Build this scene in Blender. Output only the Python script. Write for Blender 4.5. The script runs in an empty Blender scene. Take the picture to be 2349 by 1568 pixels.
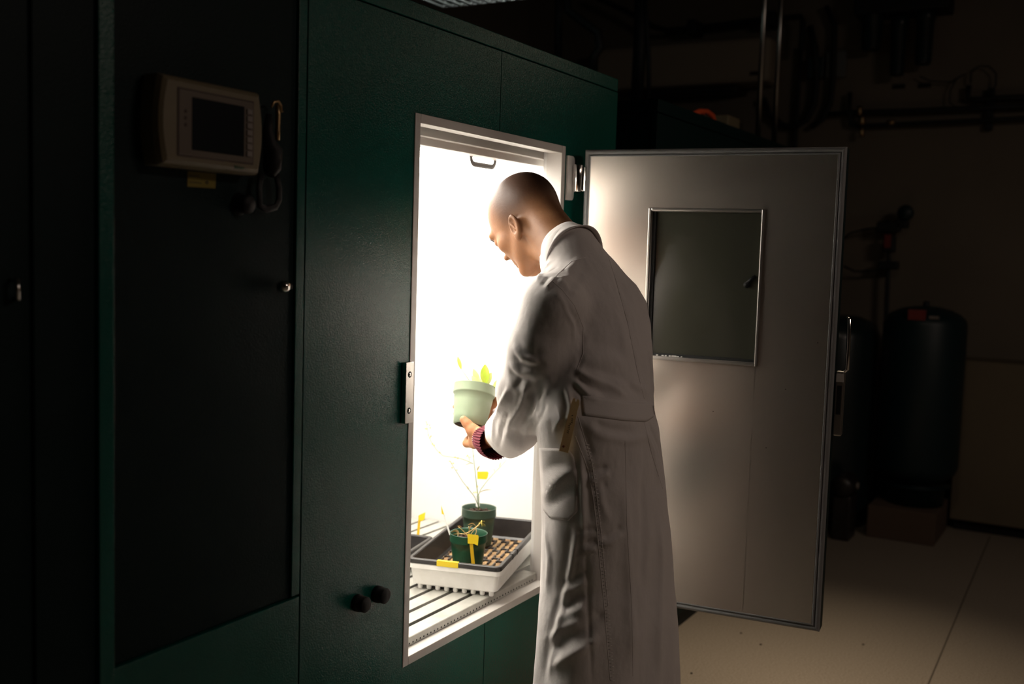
import bpy, bmesh, math, random
import numpy as np
from mathutils import Vector, Matrix
from mathutils.bvhtree import BVHTree

# ------------------------------------------------------------------ camera, world, light, exposure
S = bpy.context.scene
F = 2401.753                               # focal length in pixels of the 2349x1568 frame
f_ = np.array([0.86168576, 0.50037816, -0.08437622])
r_ = np.array([0.50421474, -0.86300986, 0.03132842])
u_ = np.array([0.05714145, 0.06953898, 0.99594136])
O_ = np.array([0.0, 0.0, 1.52])
cd = bpy.data.cameras.new('camera')
cam = bpy.data.objects.new('camera', cd)
S.collection.objects.link(cam)
cam.matrix_world = Matrix(((r_[0], u_[0], -f_[0], O_[0]), (r_[1], u_[1], -f_[1], O_[1]), (r_[2], u_[2], -f_[2], O_[2]), (0, 0, 0, 1)))
cd.sensor_width = 36.0
cd.lens = F * 36.0 / 2349.0
cd.clip_start = 0.05
cd.dof.use_dof = True
cd.dof.focus_distance = 2.62
cd.dof.aperture_fstop = 2.4
S.camera = cam

W = bpy.data.worlds.new('world'); S.world = W; W.use_nodes = True
W.node_tree.nodes['Background'].inputs[0].default_value = (0.25, 0.4, 0.45, 1)
W.node_tree.nodes['Background'].inputs[1].default_value = 0.02
S.view_settings.view_transform = 'Standard'
S.view_settings.look = 'None'
S.view_settings.exposure = 0.0
S.view_settings.gamma = 1.0
S.view_settings.use_curve_mapping = False

CANOPY_POWER = 15.0        # emission of the chamber's lamp canopy
ROOM_FILL = 14.5           # added warm fill behind the viewer, stands for no real lamp
AISLE_SPOT = 3.4
AISLE_LAMP = 1.6          # dim lamp over the aisle beyond the door

def area(name, loc, rot, sx, sy, power, col):
    l = bpy.data.lights.new(name, 'AREA'); l.shape = 'RECTANGLE'; l.size = sx; l.size_y = sy
    l.energy = power; l.color = col
    o = bpy.data.objects.new(name, l); o.location = loc; o.rotation_euler = rot
    S.collection.objects.link(o); return o
# weak warm lamps over the aisle beyond the door; added unseen fill behind the viewer
a_ = area('aisle_lamp', (3.85, 0.6, 2.5), (0, 0, 0), 0.2, 0.2, AISLE_LAMP, (1.0, 0.80, 0.60))
a_ = area('aisle_spot', (3.6, 0.88, 2.6), (0, 0, 0), 0.25, 0.25, AISLE_SPOT, (1.0, 0.80, 0.58)); a_.data.spread = math.radians(58)
area('room_fill', (2.6, -1.9, 3.1), (math.radians(18), 0, 0), 1.2, 0.5, ROOM_FILL, (1.0, 0.80, 0.68))

# ------------------------------------------------------------------ survey: where a sight line of the photo meets a plane of the room
def ray(q): return f_ + r_ * (q[0] - 1174.5) / F - u_ * (q[1] - 784) / F
def at_z(q, z): d = ray(q); return O_ + d * (z - O_[2]) / d[2]
def at_y(q, y): d = ray(q); return O_ + d * y / d[1]
def at_x(q, x): d = ray(q); return O_ + d * x / d[0]
def at_d(q, t): return O_ + ray(q) * t

# ------------------------------------------------------------------ materials
MATS = {}
def material(name, col, rough=0.5, metal=0.0, spec=0.5, noise=None, bump=None, emit=None, trans=0.0, var=None, coat=0.0, sss=0.0, sheen=0.0):
    m = bpy.data.materials.new(name); m.use_nodes = True
    nt = m.node_tree; b = nt.nodes['Principled BSDF']
    b.inputs['Base Color'].default_value = (*col, 1)
    b.inputs['Roughness'].default_value = rough
    b.inputs['Metallic'].default_value = metal
    b.inputs['Specular IOR Level'].default_value = spec
    b.inputs['Transmission Weight'].default_value = trans
    b.inputs['Coat Weight'].default_value = coat
    if sheen: b.inputs['Sheen Weight'].default_value = sheen
    if sss:
        b.inputs['Subsurface Weight'].default_value = sss
        b.inputs['Subsurface Radius'].default_value = (0.012, 0.005, 0.003)
        b.inputs['Subsurface Scale'].default_value = 1.0
    tc = nt.nodes.new('ShaderNodeTexCoord')
    if var:                                # (scale, second colour, detail, lo, hi)
        n = nt.nodes.new('ShaderNodeTexNoise'); n.inputs['Scale'].default_value = var[0]; n.inputs['Detail'].default_value = var[2]
        cr = nt.nodes.new('ShaderNodeValToRGB')
        cr.color_ramp.elements[0].position = var[3]; cr.color_ramp.elements[1].position = var[4]
        cr.color_ramp.elements[0].color = (*col, 1); cr.color_ramp.elements[1].color = (*var[1], 1)
        nt.links.new(tc.outputs['Object'], n.inputs['Vector']); nt.links.new(n.outputs['Fac'], cr.inputs['Fac'])
        nt.links.new(cr.outputs['Color'], b.inputs['Base Color'])
    if bump:                               # list of (scale, strength, distance, (sx,sy,sz))
        prev = None
        for (sc, st, di, str_) in bump:
            mp = nt.nodes.new('ShaderNodeMapping'); mp.inputs['Scale'].default_value = str_
            n = nt.nodes.new('ShaderNodeTexNoise'); n.inputs['Scale'].default_value = sc; n.inputs['Detail'].default_value = 3
            bp = nt.nodes.new('ShaderNodeBump'); bp.inputs['Strength'].default_value = st; bp.inputs['Distance'].default_value = di
            nt.links.new(tc.outputs['Object'], mp.inputs['Vector']); nt.links.new(mp.outputs['Vector'], n.inputs['Vector'])
            nt.links.new(n.outputs['Fac'], bp.inputs['Height'])
            if prev: nt.links.new(prev.outputs['Normal'], bp.inputs['Normal'])
            prev = bp
        nt.links.new(prev.outputs['Normal'], b.inputs['Normal'])
    if emit:
        b.inputs['Emission Color'].default_value = (*emit[0], 1); b.inputs['Emission Strength'].default_value = emit[1]
    MATS[name] = m
    return m
I3 = (1, 1, 1)
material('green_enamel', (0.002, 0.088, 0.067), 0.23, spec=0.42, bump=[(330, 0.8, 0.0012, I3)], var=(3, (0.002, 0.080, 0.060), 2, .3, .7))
material('green_enamel_shaded', (0.0015, 0.011, 0.011), 0.5, spec=0.14, bump=[(260, 0.5, 0.0012, I3)])  # darker copy of the green enamel, shade put into the colour
material('seam_black', (0.002, 0.006, 0.006), 0.7)
material('door_white', (0.66, 0.60, 0.54), 0.32, 0.95, bump=[(400, 0.15, 0.0005, I3)])
material('white_enamel', (0.80, 0.79, 0.76), 0.35, bump=[(400, 0.15, 0.0005, I3)], var=(4, (0.77, 0.76, 0.73), 3, .35, .7))
material('chamber_white', (0.67, 0.66, 0.645), 0.45)
material('frame_grey', (0.60, 0.57, 0.54), 0.4, spec=0.4)
material('gasket_grey', (0.22, 0.22, 0.22), 0.36, bump=[(60, 0.1, 0.001, I3)])
material('canopy_light', (0.9, 0.9, 0.88), 0.5, emit=((1.0, 0.94, 0.84), CANOPY_POWER))
material('chrome', (0.80, 0.79, 0.77), 0.12, 1.0)
material('satin_metal', (0.85, 0.84, 0.82), 0.5, 0.4)
material('steel', (0.55, 0.53, 0.50), 0.32, 1.0, bump=[(120, 0.1, 0.0005, (1, 1, 12))])
material('galvanised', (0.50, 0.49, 0.45), 0.42, 0.35, var=(22, (0.40, 0.395, 0.36), 6, .35, .65), bump=[(200, .1, .0004, I3)])
material('hole_black', (0.004, 0.004, 0.004), 0.8)
material('dark_glass', (0.045, 0.045, 0.034), 0.05, spec=0.42)
material('clear_glass', (1, 1, 1), 0.0, trans=1.0)
MATS['clear_glass'].node_tree.nodes['Principled BSDF'].inputs['IOR'].default_value = 1.1
material('black_rubber', (0.006, 0.006, 0.007), 0.6, spec=0.3)
material('black_plastic', (0.020, 0.017, 0.017), 0.4, bump=[(90, .1, .0006, I3)], var=(35, (0.034, 0.029, 0.026), 5, .4, .75))
material('tray_sand', (0.34, 0.215, 0.10), 0.85, bump=[(260, .9, .003, I3)], var=(45, (0.20, 0.11, 0.05), 6, .42, .66))
material('white_plastic', (0.82, 0.80, 0.77), 0.4, var=(30, (0.76, 0.74, 0.70), 4, .4, .7))
material('pot_green', (0.009, 0.058, 0.028), 0.35, bump=[(70, .08, .0006, I3)], var=(25, (0.011, 0.068, 0.034), 4, .4, .7))
material('pot_olive', (0.028, 0.058, 0.038), 0.45, var=(25, (0.038, 0.070, 0.046), 4, .4, .7))
material('pot_sage', (0.235, 0.30, 0.20), 0.4, var=(9, (0.28, 0.34, 0.23), 3, .4, .6))
material('soil', (0.030, 0.014, 0.008), 0.95, bump=[(180, 1.0, .004, I3)], var=(120, (0.11, 0.045, 0.022), 6, .5, .7))
material('yellow_tape', (0.74, 0.54, 0.012), 0.5)
material('yellow_stake', (0.66, 0.42, 0.012), 0.5)
material('white_stake', (0.85, 0.86, 0.84), 0.4)
material('leaf_bright', (0.22, 0.38, 0.015), 0.45, var=(60, (0.30, 0.44, 0.03), 4, .4, .7), sss=0.2)
material('leaf_pale', (0.40, 0.48, 0.16), 0.5, sss=0.2)
material('leaf_yellow', (0.50, 0.40, 0.06), 0.5)
material('stem_green', (0.13, 0.20, 0.04), 0.5)
material('stem_dry', (0.62, 0.42, 0.16), 0.6)
material('leaf_dry', (0.66, 0.44, 0.20), 0.6, var=(90, (0.80, 0.62, 0.36), 4, .4, .65))
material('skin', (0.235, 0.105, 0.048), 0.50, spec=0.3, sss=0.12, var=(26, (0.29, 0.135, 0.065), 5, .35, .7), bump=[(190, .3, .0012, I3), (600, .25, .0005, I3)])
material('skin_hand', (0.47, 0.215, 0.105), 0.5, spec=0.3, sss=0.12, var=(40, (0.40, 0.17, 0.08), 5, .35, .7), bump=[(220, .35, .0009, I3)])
material('nail', (0.62, 0.36, 0.24), 0.3)
material('eye_white', (0.75, 0.70, 0.65), 0.2)
material('eye_dark', (0.02, 0.01, 0.006), 0.1)
material('eyelash', (0.01, 0.006, 0.004), 0.7)
material('coat_cotton', (0.74, 0.69, 0.67), 0.85, spec=0.15, sheen=0.1, bump=[(11, .5, .016, (1, 1, .55)), (40, .35, .005, (1, 1, .7)), (900, .25, .0006, I3)])
material('coat_seam', (0.76, 0.71, 0.69), 0.85, spec=0.15, bump=[(500, .5, .001, I3)])
material('burgundy_knit', (0.13, 0.008, 0.022), 0.8)
material('trouser_cloth', (0.03, 0.032, 0.04), 0.9)
material('shoe_leather', (0.02, 0.016, 0.014), 0.4)
material('ruler_wood', (0.88, 0.64, 0.32), 0.5, var=(14, (0.76, 0.52, 0.24), 5, .4, .7), bump=[(60, .2, .0006, (1, 1, 14))])
material('ink', (0.05, 0.04, 0.05), 0.7)
material('groove_brown', (0.06, 0.035, 0.028), 0.6)
material('ink_red', (0.30, 0.03, 0.03), 0.7)
material('beige_plastic', (0.18, 0.145, 0.085), 0.5)
material('pinkish_plastic', (0.125, 0.095, 0.068), 0.5)
material('key_grey', (0.22, 0.19, 0.17), 0.5)
material('screen_dark', (0.006, 0.009, 0.011), 0.25)
material('label_yellow', (0.22, 0.17, 0.02), 0.7)
material('logo_green', (0.03, 0.12, 0.05), 0.6)
material('brass', (0.40, 0.27, 0.14), 0.4, 1.0)
material('floor_vinyl', (0.36, 0.31, 0.25), 0.55, spec=0.25, var=(130, (0.27, 0.23, 0.18), 6, .35, .65), bump=[(90, .35, .003, I3)])
material('floor_joint', (0.10, 0.08, 0.06), 0.8)
material('wall_paint', (0.20, 0.17, 0.13), 0.8, var=(2.2, (0.175, 0.15, 0.115), 4, .3, .7))
material('ceiling_paint', (0.16, 0.17, 0.17), 0.9)
material('dark_pipe', (0.010, 0.012, 0.013), 0.6)
material('ac_beige', (0.40, 0.34, 0.26), 0.6)
material('tank_blue', (0.005, 0.022, 0.026), 0.45)
material('cardboard', (0.12, 0.08, 0.055), 0.85)
material('panel_tan', (0.19, 0.155, 0.10), 0.7, var=(3, (0.165, 0.135, 0.09), 4, .3, .7))
material('red_plastic', (0.22, 0.03, 0.025), 0.5)
material('orange_plastic', (0.75, 0.10, 0.03), 0.4)
material('filter_housing', (0.012, 0.022, 0.024), 0.3)
material('grille_white', (0.80, 0.76, 0.74), 0.35)
material('dirt', (0.03, 0.02, 0.015), 0.9)
material('dim_tube', (0.8, 0.8, 0.8), 0.5, emit=((0.75, 1.0, 0.9), 4.0))
material('fixture_wire', (0.95, 0.85, 0.88), 0.3, 0.6)

# skin: shade painted into the colour of the crown and back of the head
def shade_head():
    m = MATS['skin']; nt = m.node_tree; b = nt.nodes['Principled BSDF']
    src = b.inputs['Base Color'].links[0].from_socket
    at = nt.nodes.new('ShaderNodeAttribute'); at.attribute_name = 'head_shade'
    mx = nt.nodes.new('ShaderNodeMix'); mx.data_type = 'RGBA'
    nt.links.new(at.outputs['Fac'], mx.inputs['Factor'])
    nt.links.new(src, mx.inputs['A']); mx.inputs['B'].default_value = (0.035, 0.015, 0.009, 1)
    nt.links.new(mx.outputs['Result'], b.inputs['Base Color'])
shade_head()

# ------------------------------------------------------------------ mesh kit
class MB:
    def __init__(s): s.v = []; s.f = []; s.sm = []
    def add(s, vs, fs, smooth=False):
        o = len(s.v); s.v += [tuple(map(float, v)) for v in vs]; s.f += [tuple(i + o for i in f) for f in fs]; s.sm += [smooth] * len(fs)
        return s
    def box(s, lo, hi, M=None):
        x0, y0, z0 = lo; x1, y1, z1 = hi
        vs = [(x0, y0, z0), (x1, y0, z0), (x1, y1, z0), (x0, y1, z0), (x0, y0, z1), (x1, y0, z1), (x1, y1, z1), (x0, y1, z1)]
        if M is not None: vs = [M @ Vector(v) for v in vs]
        return s.add(vs, [(0, 3, 2, 1), (4, 5, 6, 7), (0, 1, 5, 4), (1, 2, 6, 5), (2, 3, 7, 6), (3, 0, 4, 7)])
    def bbox(s, lo, hi, b=0.003, M=None):
        """box with chamfered edges (24 vertices)"""
        x0, y0, z0 = lo; x1, y1, z1 = hi
        bm = bmesh.new()
        c = [bm.verts.new(v) for v in [(x0, y0, z0), (x1, y0, z0), (x1, y1, z0), (x0, y1, z0), (x0, y0, z1), (x1, y0, z1), (x1, y1, z1), (x0, y1, z1)]]
        for f in [(0, 3, 2, 1), (4, 5, 6, 7), (0, 1, 5, 4), (1, 2, 6, 5), (2, 3, 7, 6), (3, 0, 4, 7)]: bm.faces.new([c[i] for i in f])
        b = min(b, 0.45 * min(x1 - x0, y1 - y0, z1 - z0))
        bmesh.ops.bevel(bm, geom=bm.edges[:], offset=b, segments=2, profile=0.5, affect='EDGES')
        bm.verts.index_update()
        vs = [(M @ v.co if M is not None else v.co) for v in bm.verts]
        s.add([tuple(v) for v in vs], [tuple(v.index for v in f.verts) for f in bm.faces]); bm.free(); return s
    def ring_loft(s, rings, cap0=True, cap1=True, closed=True, smooth=True):
        n = len(rings[0]); vs = [p for r in rings for p in r]; fs = []
        for i in range(len(rings) - 1):
            for j in range(n if closed else n - 1):
                k = (j + 1) % n
                fs.append((i * n + j, i * n + k, (i + 1) * n + k, (i + 1) * n + j))
        s.add(vs, fs, smooth)
        o = len(s.v) - len(vs)
        if cap0: s.f.append(tuple(o + j for j in range(n))[::-1]); s.sm.append(False)
        if cap1: s.f.append(tuple(o + (len(rings) - 1) * n + j for j in range(n))); s.sm.append(False)
        return s
    def tube(s, pts, r, n=10, caps=True, flat=1.0):
        P = [np.array(p, float) for p in pts]; rs = r if hasattr(r, '__len__') else [r] * len(P)
        rings = []; up = None
        for i, p in enumerate(P):
            t = (P[min(i + 1, len(P) - 1)] - P[max(i - 1, 0)]); t = t / (np.linalg.norm(t) + 1e-12)
            if up is None:
                a = np.array([0, 0, 1.0]) if abs(t[2]) < .9 else np.array([1.0, 0, 0])
                up = np.cross(t, a)
            up = up - t * (up @ t); up /= np.linalg.norm(up); w = np.cross(t, up)
            rings.append([p + rs[i] * (math.cos(2 * math.pi * k / n) * up + flat * math.sin(2 * math.pi * k / n) * w) for k in range(n)])
        return s.ring_loft(rings, caps, caps)
    def cyl(s, a, b, r0, r1=None, n=24):
        return s.tube([a, b], [r0, r0 if r1 is None else r1], n)
    def lathe(s, prof, M=None, n=40, caps=(False, False)):
        rings = []
        for (r, z) in prof:
            rr = [(r * math.cos(2 * math.pi * k / n), r * math.sin(2 * math.pi * k / n), z) for k in range(n)]
            if M is not None: rr = [tuple(M @ Vector(p)) for p in rr]
            rings.append(rr)
        return s.ring_loft(rings, caps[0], caps[1])
    def prism(s, poly, a, b, M):
        """polygon in the local XY plane between z=a and z=b"""
        n = len(poly)
        vs = [M @ Vector((x, y, a)) for x, y in poly] + [M @ Vector((x, y, b)) for x, y in poly]
        fs = [tuple(range(n))[::-1], tuple(range(n, 2 * n))] + [(i, (i + 1) % n, n + (i + 1) % n, n + i) for i in range(n)]
        return s.add(vs, fs)
    def build(s, name, mat, parent=None, **props):
        me = bpy.data.meshes.new(name); me.from_pydata(s.v, [], s.f); me.update()
        me.polygons.foreach_set('use_smooth', s.sm)
        bm = bmesh.new(); bm.from_mesh(me); bmesh.ops.recalc_face_normals(bm, faces=bm.faces[:]); bm.to_mesh(me); bm.free()
        me.materials.append(MATS[mat] if isinstance(mat, str) else mat)
        return link(name, me, parent, **props)
LINKED = {}
def wloc(o):
    v = Vector((0, 0, 0))
    while o is not None:
        v = v + (o.location if o.type == 'EMPTY' else Vector((0, 0, 0))); o = o.parent
    return v
def link(name, me, parent=None, **props):
    o = bpy.data.objects.new(name, me); S.collection.objects.link(o)
    if parent is not None:
        o.parent = parent; root = parent
        while root.parent: root = root.parent
        # geometry is given in world space: move mesh into the root's space once
        if True:
            if root.type == 'EMPTY' and not me.get('shifted'):
                me.transform(Matrix.Translation(-root.location)); me['shifted'] = 1
    for k, v in props.items(): o[k] = v
    return o
def thing(name, label, cat, loc, group=None):
    o = bpy.data.objects.new(name, None); o.empty_display_size = 0.05; S.collection.objects.link(o)
    o.location = loc; o['label'] = label; o['category'] = cat
    if group: o['group'] = group
    return o
def frame_m(o, x, y, z):
    return Matrix(((x[0], y[0], z[0], o[0]), (x[1], y[1], z[1], o[1]), (x[2], y[2], z[2], o[2]), (0, 0, 0, 1)))
def nrm(v): v = np.array(v, float); return v / np.linalg.norm(v)

# signed distance kit + surface nets
def s_ell(P, c, r):
    q = (P - np.array(c)) / np.array(r); k0 = np.sqrt((q ** 2).sum(-1)); k1 = np.sqrt((((P - np.array(c)) / np.array(r) ** 2) ** 2).sum(-1))
    return k0 * (k0 - 1) / np.maximum(k1, 1e-9)
def s_cone(P, a, b, ra, rb):
    a = np.array(a, float); b = np.array(b, float); ab = b - a; t = np.clip(((P - a) @ ab) / (ab @ ab), 0, 1)
    d = P - a - t[..., None] * ab
    return np.sqrt((d ** 2).sum(-1)) - (ra + (rb - ra) * t)
def smin(a, b, k): h = np.clip(.5 + .5 * (b - a) / k, 0, 1); return b + (a - b) * h - k * h * (1 - h)
def smax(a, b, k): return -smin(-a, -b, k)
def chain(P, pts, k=0.01, d0=None):
    d = d0
    for (a, ra), (b, rb) in zip(pts[:-1], pts[1:]):
        e = s_cone(P, a, b, ra, rb); d = e if d is None else smin(d, e, k)
    return d
def nets(fn, lo, hi, h):
    lo = np.array(lo, float); n = np.ceil((np.array(hi) - lo) / h).astype(int) + 1
    ax = [lo[i] + h * np.arange(n[i]) for i in range(3)]
    D = np.empty(n, np.float32)
    for i in range(0, n[0], 16):
        G = np.stack(np.meshgrid(ax[0][i:i + 16], ax[1], ax[2], indexing='ij'), -1)
        D[i:i + 16] = fn(G)
    I = D < 0
    c = np.zeros(np.array(n) - 1, int)
    cs = []
    for dx in (0, 1):
        for dy in (0, 1):
            for dz in (0, 1):
                sl = I[dx:n[0] - 1 + dx, dy:n[1] - 1 + dy, dz:n[2] - 1 + dz]; c += sl; cs.append((dx, dy, dz))
    act = (c > 0) & (c < 8); idx = -np.ones(act.shape, int); cells = np.argwhere(act); idx[act] = np.arange(len(cells))
    acc = np.zeros((len(cells), 3)); cnt = np.zeros(len(cells))
    for a in cs:
        for k in range(3):
            if a[k]: continue
            b = list(a); b[k] = 1
            va = D[tuple((cells + a).T)].astype(float); vb = D[tuple((cells + b).T)].astype(float); m = (va < 0) != (vb < 0)
            t = np.where(m, va / np.where(m, va - vb, 1), 0)
            p = np.array(a, float) + np.zeros((len(cells), 3)); p[:, k] += t
            acc[m] += p[m]; cnt[m] += 1
    V = lo + h * (cells + acc / cnt[:, None])
    Fs = []
    for k in range(3):
        o = [j for j in range(3) if j != k]
        sl0 = [slice(1, n[j] - 1) for j in range(3)]; sl0[k] = slice(0, n[k] - 1); sl1 = list(sl0); sl1[k] = slice(1, n[k])
        a = I[tuple(sl0)]; b = I[tuple(sl1)]; E = np.argwhere(a != b); base = np.array([1, 1, 1]); base[k] = 0; E = E + base
        fl = I[tuple(E.T)]
        q = []
        for (s0, s1) in ((0, 0), (1, 0), (1, 1), (0, 1)):
            cc = E.copy(); cc[:, o[0]] -= s0; cc[:, o[1]] -= s1; q.append(idx[tuple(cc.T)])
        Q = np.stack(q, 1)
        if k == 1: fl = ~fl
        Q[fl] = Q[fl][:, ::-1]
        Fs.append(Q)
    return V, np.concatenate(Fs)
def mesh_np(name, V, Q, mat, smooth=True):
    me = bpy.data.meshes.new(name)
    me.from_pydata(V.tolist(), [], Q.tolist()); me.update()
    if smooth: me.polygons.foreach_set('use_smooth', [True] * len(me.polygons))
    me.materials.append(MATS[mat]); me.validate(); me.update()
    return me
def relax(V, Q, it=2, lam=0.5):
    for _ in range(it):
        acc = np.zeros_like(V); c = np.zeros(len(V))
        for i in range(4):
            j = (i + 1) % 4
            np.add.at(acc, Q[:, i], V[Q[:, j]]); np.add.at(c, Q[:, i], 1)
            np.add.at(acc, Q[:, j], V[Q[:, i]]); np.add.at(c, Q[:, j], 1)
        V = V + lam * (acc / np.maximum(c, 1)[:, None] - V)
    return V
def normals(V, Q):
    n = np.cross(V[Q[:, 2]] - V[Q[:, 0]], V[Q[:, 3]] - V[Q[:, 1]]); N = np.zeros_like(V)
    for i in range(4): np.add.at(N, Q[:, i], n)
    return N / (np.linalg.norm(N, axis=1)[:, None] + 1e-12)

# ------------------------------------------------------------------ the room
def setting(o): o['kind'] = 'structure'; return o
XW = 6.8; XL = -3.0; YB = 3.9; YF = -3.6; ZC = 3.4
setting(MB().box((XL, YF, -0.1), (XW, YB, 0.0)).build('floor', 'floor_vinyl'))
fl = bpy.data.objects['floor']
# sheet joints in the vinyl, laid a hair proud of it
pj = at_z((2200, 1400), 0); pk = at_z((2130, 1568), 0)
def strip(a, b, w, z0, z1):
    a = np.array(a[:2]); b = np.array(b[:2]); t = nrm(b - a); n = np.array([-t[1], t[0]]) * w / 2
    M = Matrix.Identity(4)
    return MB().prism([tuple(a - n), tuple(b - n), tuple(b + n), tuple(a + n)], z0, z1, M)
dj = nrm((pk - pj)[:2])
strip(pj[:2] - dj * 1.5, pj[:2] + dj * 3.2, 0.006, 0.0, 0.0006).build('floor_joint', 'floor_joint', fl)
setting(MB().box((XW, YF, 0), (XW + 0.12, YB, ZC)).build('wall_far', 'wall_paint'))
setting(MB().box((XL, YB, 0), (XW, YB + 0.12, ZC)).build('wall_back', 'wall_paint'))
setting(MB().box((XL - 0.12, YF, 0), (XL, YB, ZC)).build('wall_left', 'wall_paint'))
setting(MB().box((XL, YF - 0.12, 0), (XW, YF, ZC)).build('wall_right', 'wall_paint'))
setting(MB().box((XL, YF, ZC), (XW, YB, ZC + 0.1)).build('ceiling', 'ceiling_paint'))

# ------------------------------------------------------------------ growth chamber (the lit one)
D = 1.45                                   # plane of the cabinet fronts
OX0, OX1, OZ0, OZ1 = 2.0141, 2.7734, 0.508, 1.8387
CX0, CX1, CZ = 1.6426, 3.125, 2.0882
IY0, IY1 = 1.50, 2.22                      # inside depth
IX0, IX1, IZ0, IZ1 = 1.80, 3.085, 0.44, 1.785
ch = thing('growth_chamber', 'dark green plant growth chamber with a glowing white interior and its door standing open', 'growth chamber', (2.38, 1.8, 0))
bw = 0.022                                 # face width of the white frame
SX = 2.397                                 # seam in the front
RZ = 2.047                                 # seam under the top rail
g = 0.0016
def gp(name, lo, hi, mat='green_enamel', b=0.0012, parent=ch): return MB().bbox(lo, hi, b).build(name, mat, parent)
# front sheets
FP = frame_m((0, D, 0), (1, 0, 0), (0, 0, 1), (0, -1, 0))
L_ = [(CX0 + g, .06), (SX - g, .06), (SX - g, OZ0), (OX0, OZ0), (OX0, OZ1), (SX - g, OZ1), (SX - g, RZ - g), (CX0 + g, RZ - g)]
R_ = [(CX1, .06), (SX + g, .06), (SX + g, OZ0), (OX1, OZ0), (OX1, OZ1), (SX + g, OZ1), (SX + g, RZ - g), (CX1, RZ - g)]
for poly_ in (L_, R_[::-1]): MB().prism(poly_, -.05, 0, FP).build('front_panel', 'green_enamel', ch)
gp('top_rail', (CX0 + g, D, RZ + g), (CX1, D + 0.05, CZ), b=0.002)
MB().box((CX0, D + 0.012, RZ - 0.01), (CX1 - 0.002, D + 0.04, RZ + 0.01)).build('seam_gasket', 'seam_black', ch)
MB().box((SX - 0.006, D + 0.012, OZ1 + .001), (SX + 0.006, D + 0.04, RZ)).build('seam_gasket', 'seam_black', ch)
MB().box((SX - 0.006, D + 0.012, 0.06), (SX + 0.006, D + 0.04, OZ0 - .001)).build('seam_gasket', 'seam_black', ch)
# sides, top, back, plinth
gp('side_panel', (CX1 - 0.018, D + 0.05, 0.06), (CX1, 2.4, CZ))
gp('side_panel', (CX0, D + 0.05, 0.06), (CX0 + 0.05, 2.4, CZ))
gp('top_panel', (CX0 + 0.05, D + 0.05, CZ - 0.04), (CX1 - 0.05, 2.4, CZ))
gp('back_panel', (CX0 + 0.05, 2.35, 0.06), (CX1 - 0.05, 2.4, CZ - 0.04))
MB().box((CX0 + 0.02, D + 0.04, 0), (CX1 - 0.02, 2.38, 0.06)).build('plinth', 'seam_black', ch)
# white frame of the opening: face flange and deep reveal
fr = MB()
e = 0.0025
for lo, hi in (((OX0, D - e, OZ0), (OX0 + bw, IY0, OZ1)), ((OX1 - bw, D - e, OZ0), (OX1, IY0, OZ1)),
               ((OX0 + bw, D - e, OZ1 - bw), (OX1 - bw, IY0 - 0.012, OZ1)), ((OX0 + bw, D - e, OZ0), (OX1 - bw, IY0 - 0.014, OZ0 + bw))):
    fr.bbox(lo, hi, 0.0015)
fr.build('opening_frame', 'frame_grey', ch, label='white painted frame around the opening')
# inner shell
sh = MB()
t = 0.02
sh.box((IX0 - t, IY0, IZ0), (IX0, IY1, 1.95)); sh.box((IX1, IY0, IZ0), (IX1 + t, IY1, 1.95))
sh.box((IX0 - t, IY1, IZ0), (IX1 + t, IY1 + t, 1.95)); sh.box((IX0 - t, IY0, IZ0 - t), (IX1 + t, IY1 + t, IZ0))
sh.box((IX0 - t, IY0, 1.95), (IX1 + t, IY1 + t, 1.97))
sh.box((IX0 - t, IY0 - .001, IZ0), (OX0 + bw - .002, IY0 + .01, 1.95)); sh.box((OX1 - bw + .002, IY0 - .001, IZ0), (IX1 + t, IY0 + .01, 1.95))
sh.build('inner_liner', 'chamber_white', ch, label='white inner walls')
# lamp canopy: edge rail (two steps), handle, glowing diffuser, slots
va = MB(); va.bbox((IX0, IY0 + 0.011, 1.800), (IX1, IY0 + 0.055, 1.95), 0.002); va.bbox((IX0, IY0 + 0.03, 1.781), (IX1, IY0 + 0.075, 1.802), 0.002)
va.build('canopy_rail', 'frame_grey', ch, label='pale grey rail above the opening')
MB().box((IX0 + .01, IY0 + 0.076, 1.795), (IX1 - .01, IY1 - .03, 1.80)).build('lamp_canopy', 'canopy_light', ch, label='glowing white lamp canopy')
sl = MB()
for k in range(22): sl.box((1.93 + k * 0.045, IY1 - 0.07, 1.792), (1.955 + k * 0.045, IY1 - 0.062, 1.7955))
sl.build('vent_slot', 'pot_green', ch, kind='stuff')
h0 = at_y((1081, 352), 1.57); h1 = at_y((1136, 362), 1.57)
hp = []
zt = 1.782; zb = 1.7615; hx0, hx1 = float(h0[0]), float(h1[0])
for k in range(13):
    a = math.pi + math.pi / 2 * min(k, 6) / 6 if k <= 6 else 1.5 * math.pi + math.pi / 2 * (k - 7) / 5
    rr = 0.018
    cx = hx0 + rr if k <= 6 else hx1 - rr
    hp.append((cx + rr * math.cos(a), 1.57, zb + rr + rr * math.sin(a)))
hp = [(hx0, 1.57, zt)] + hp + [(hx1, 1.57, zt)]
MB().tube(hp, 0.0022, 8, flat=3.5).build('canopy_handle', 'gasket_grey', ch, label='grey loop handle hanging below the rail')

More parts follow.
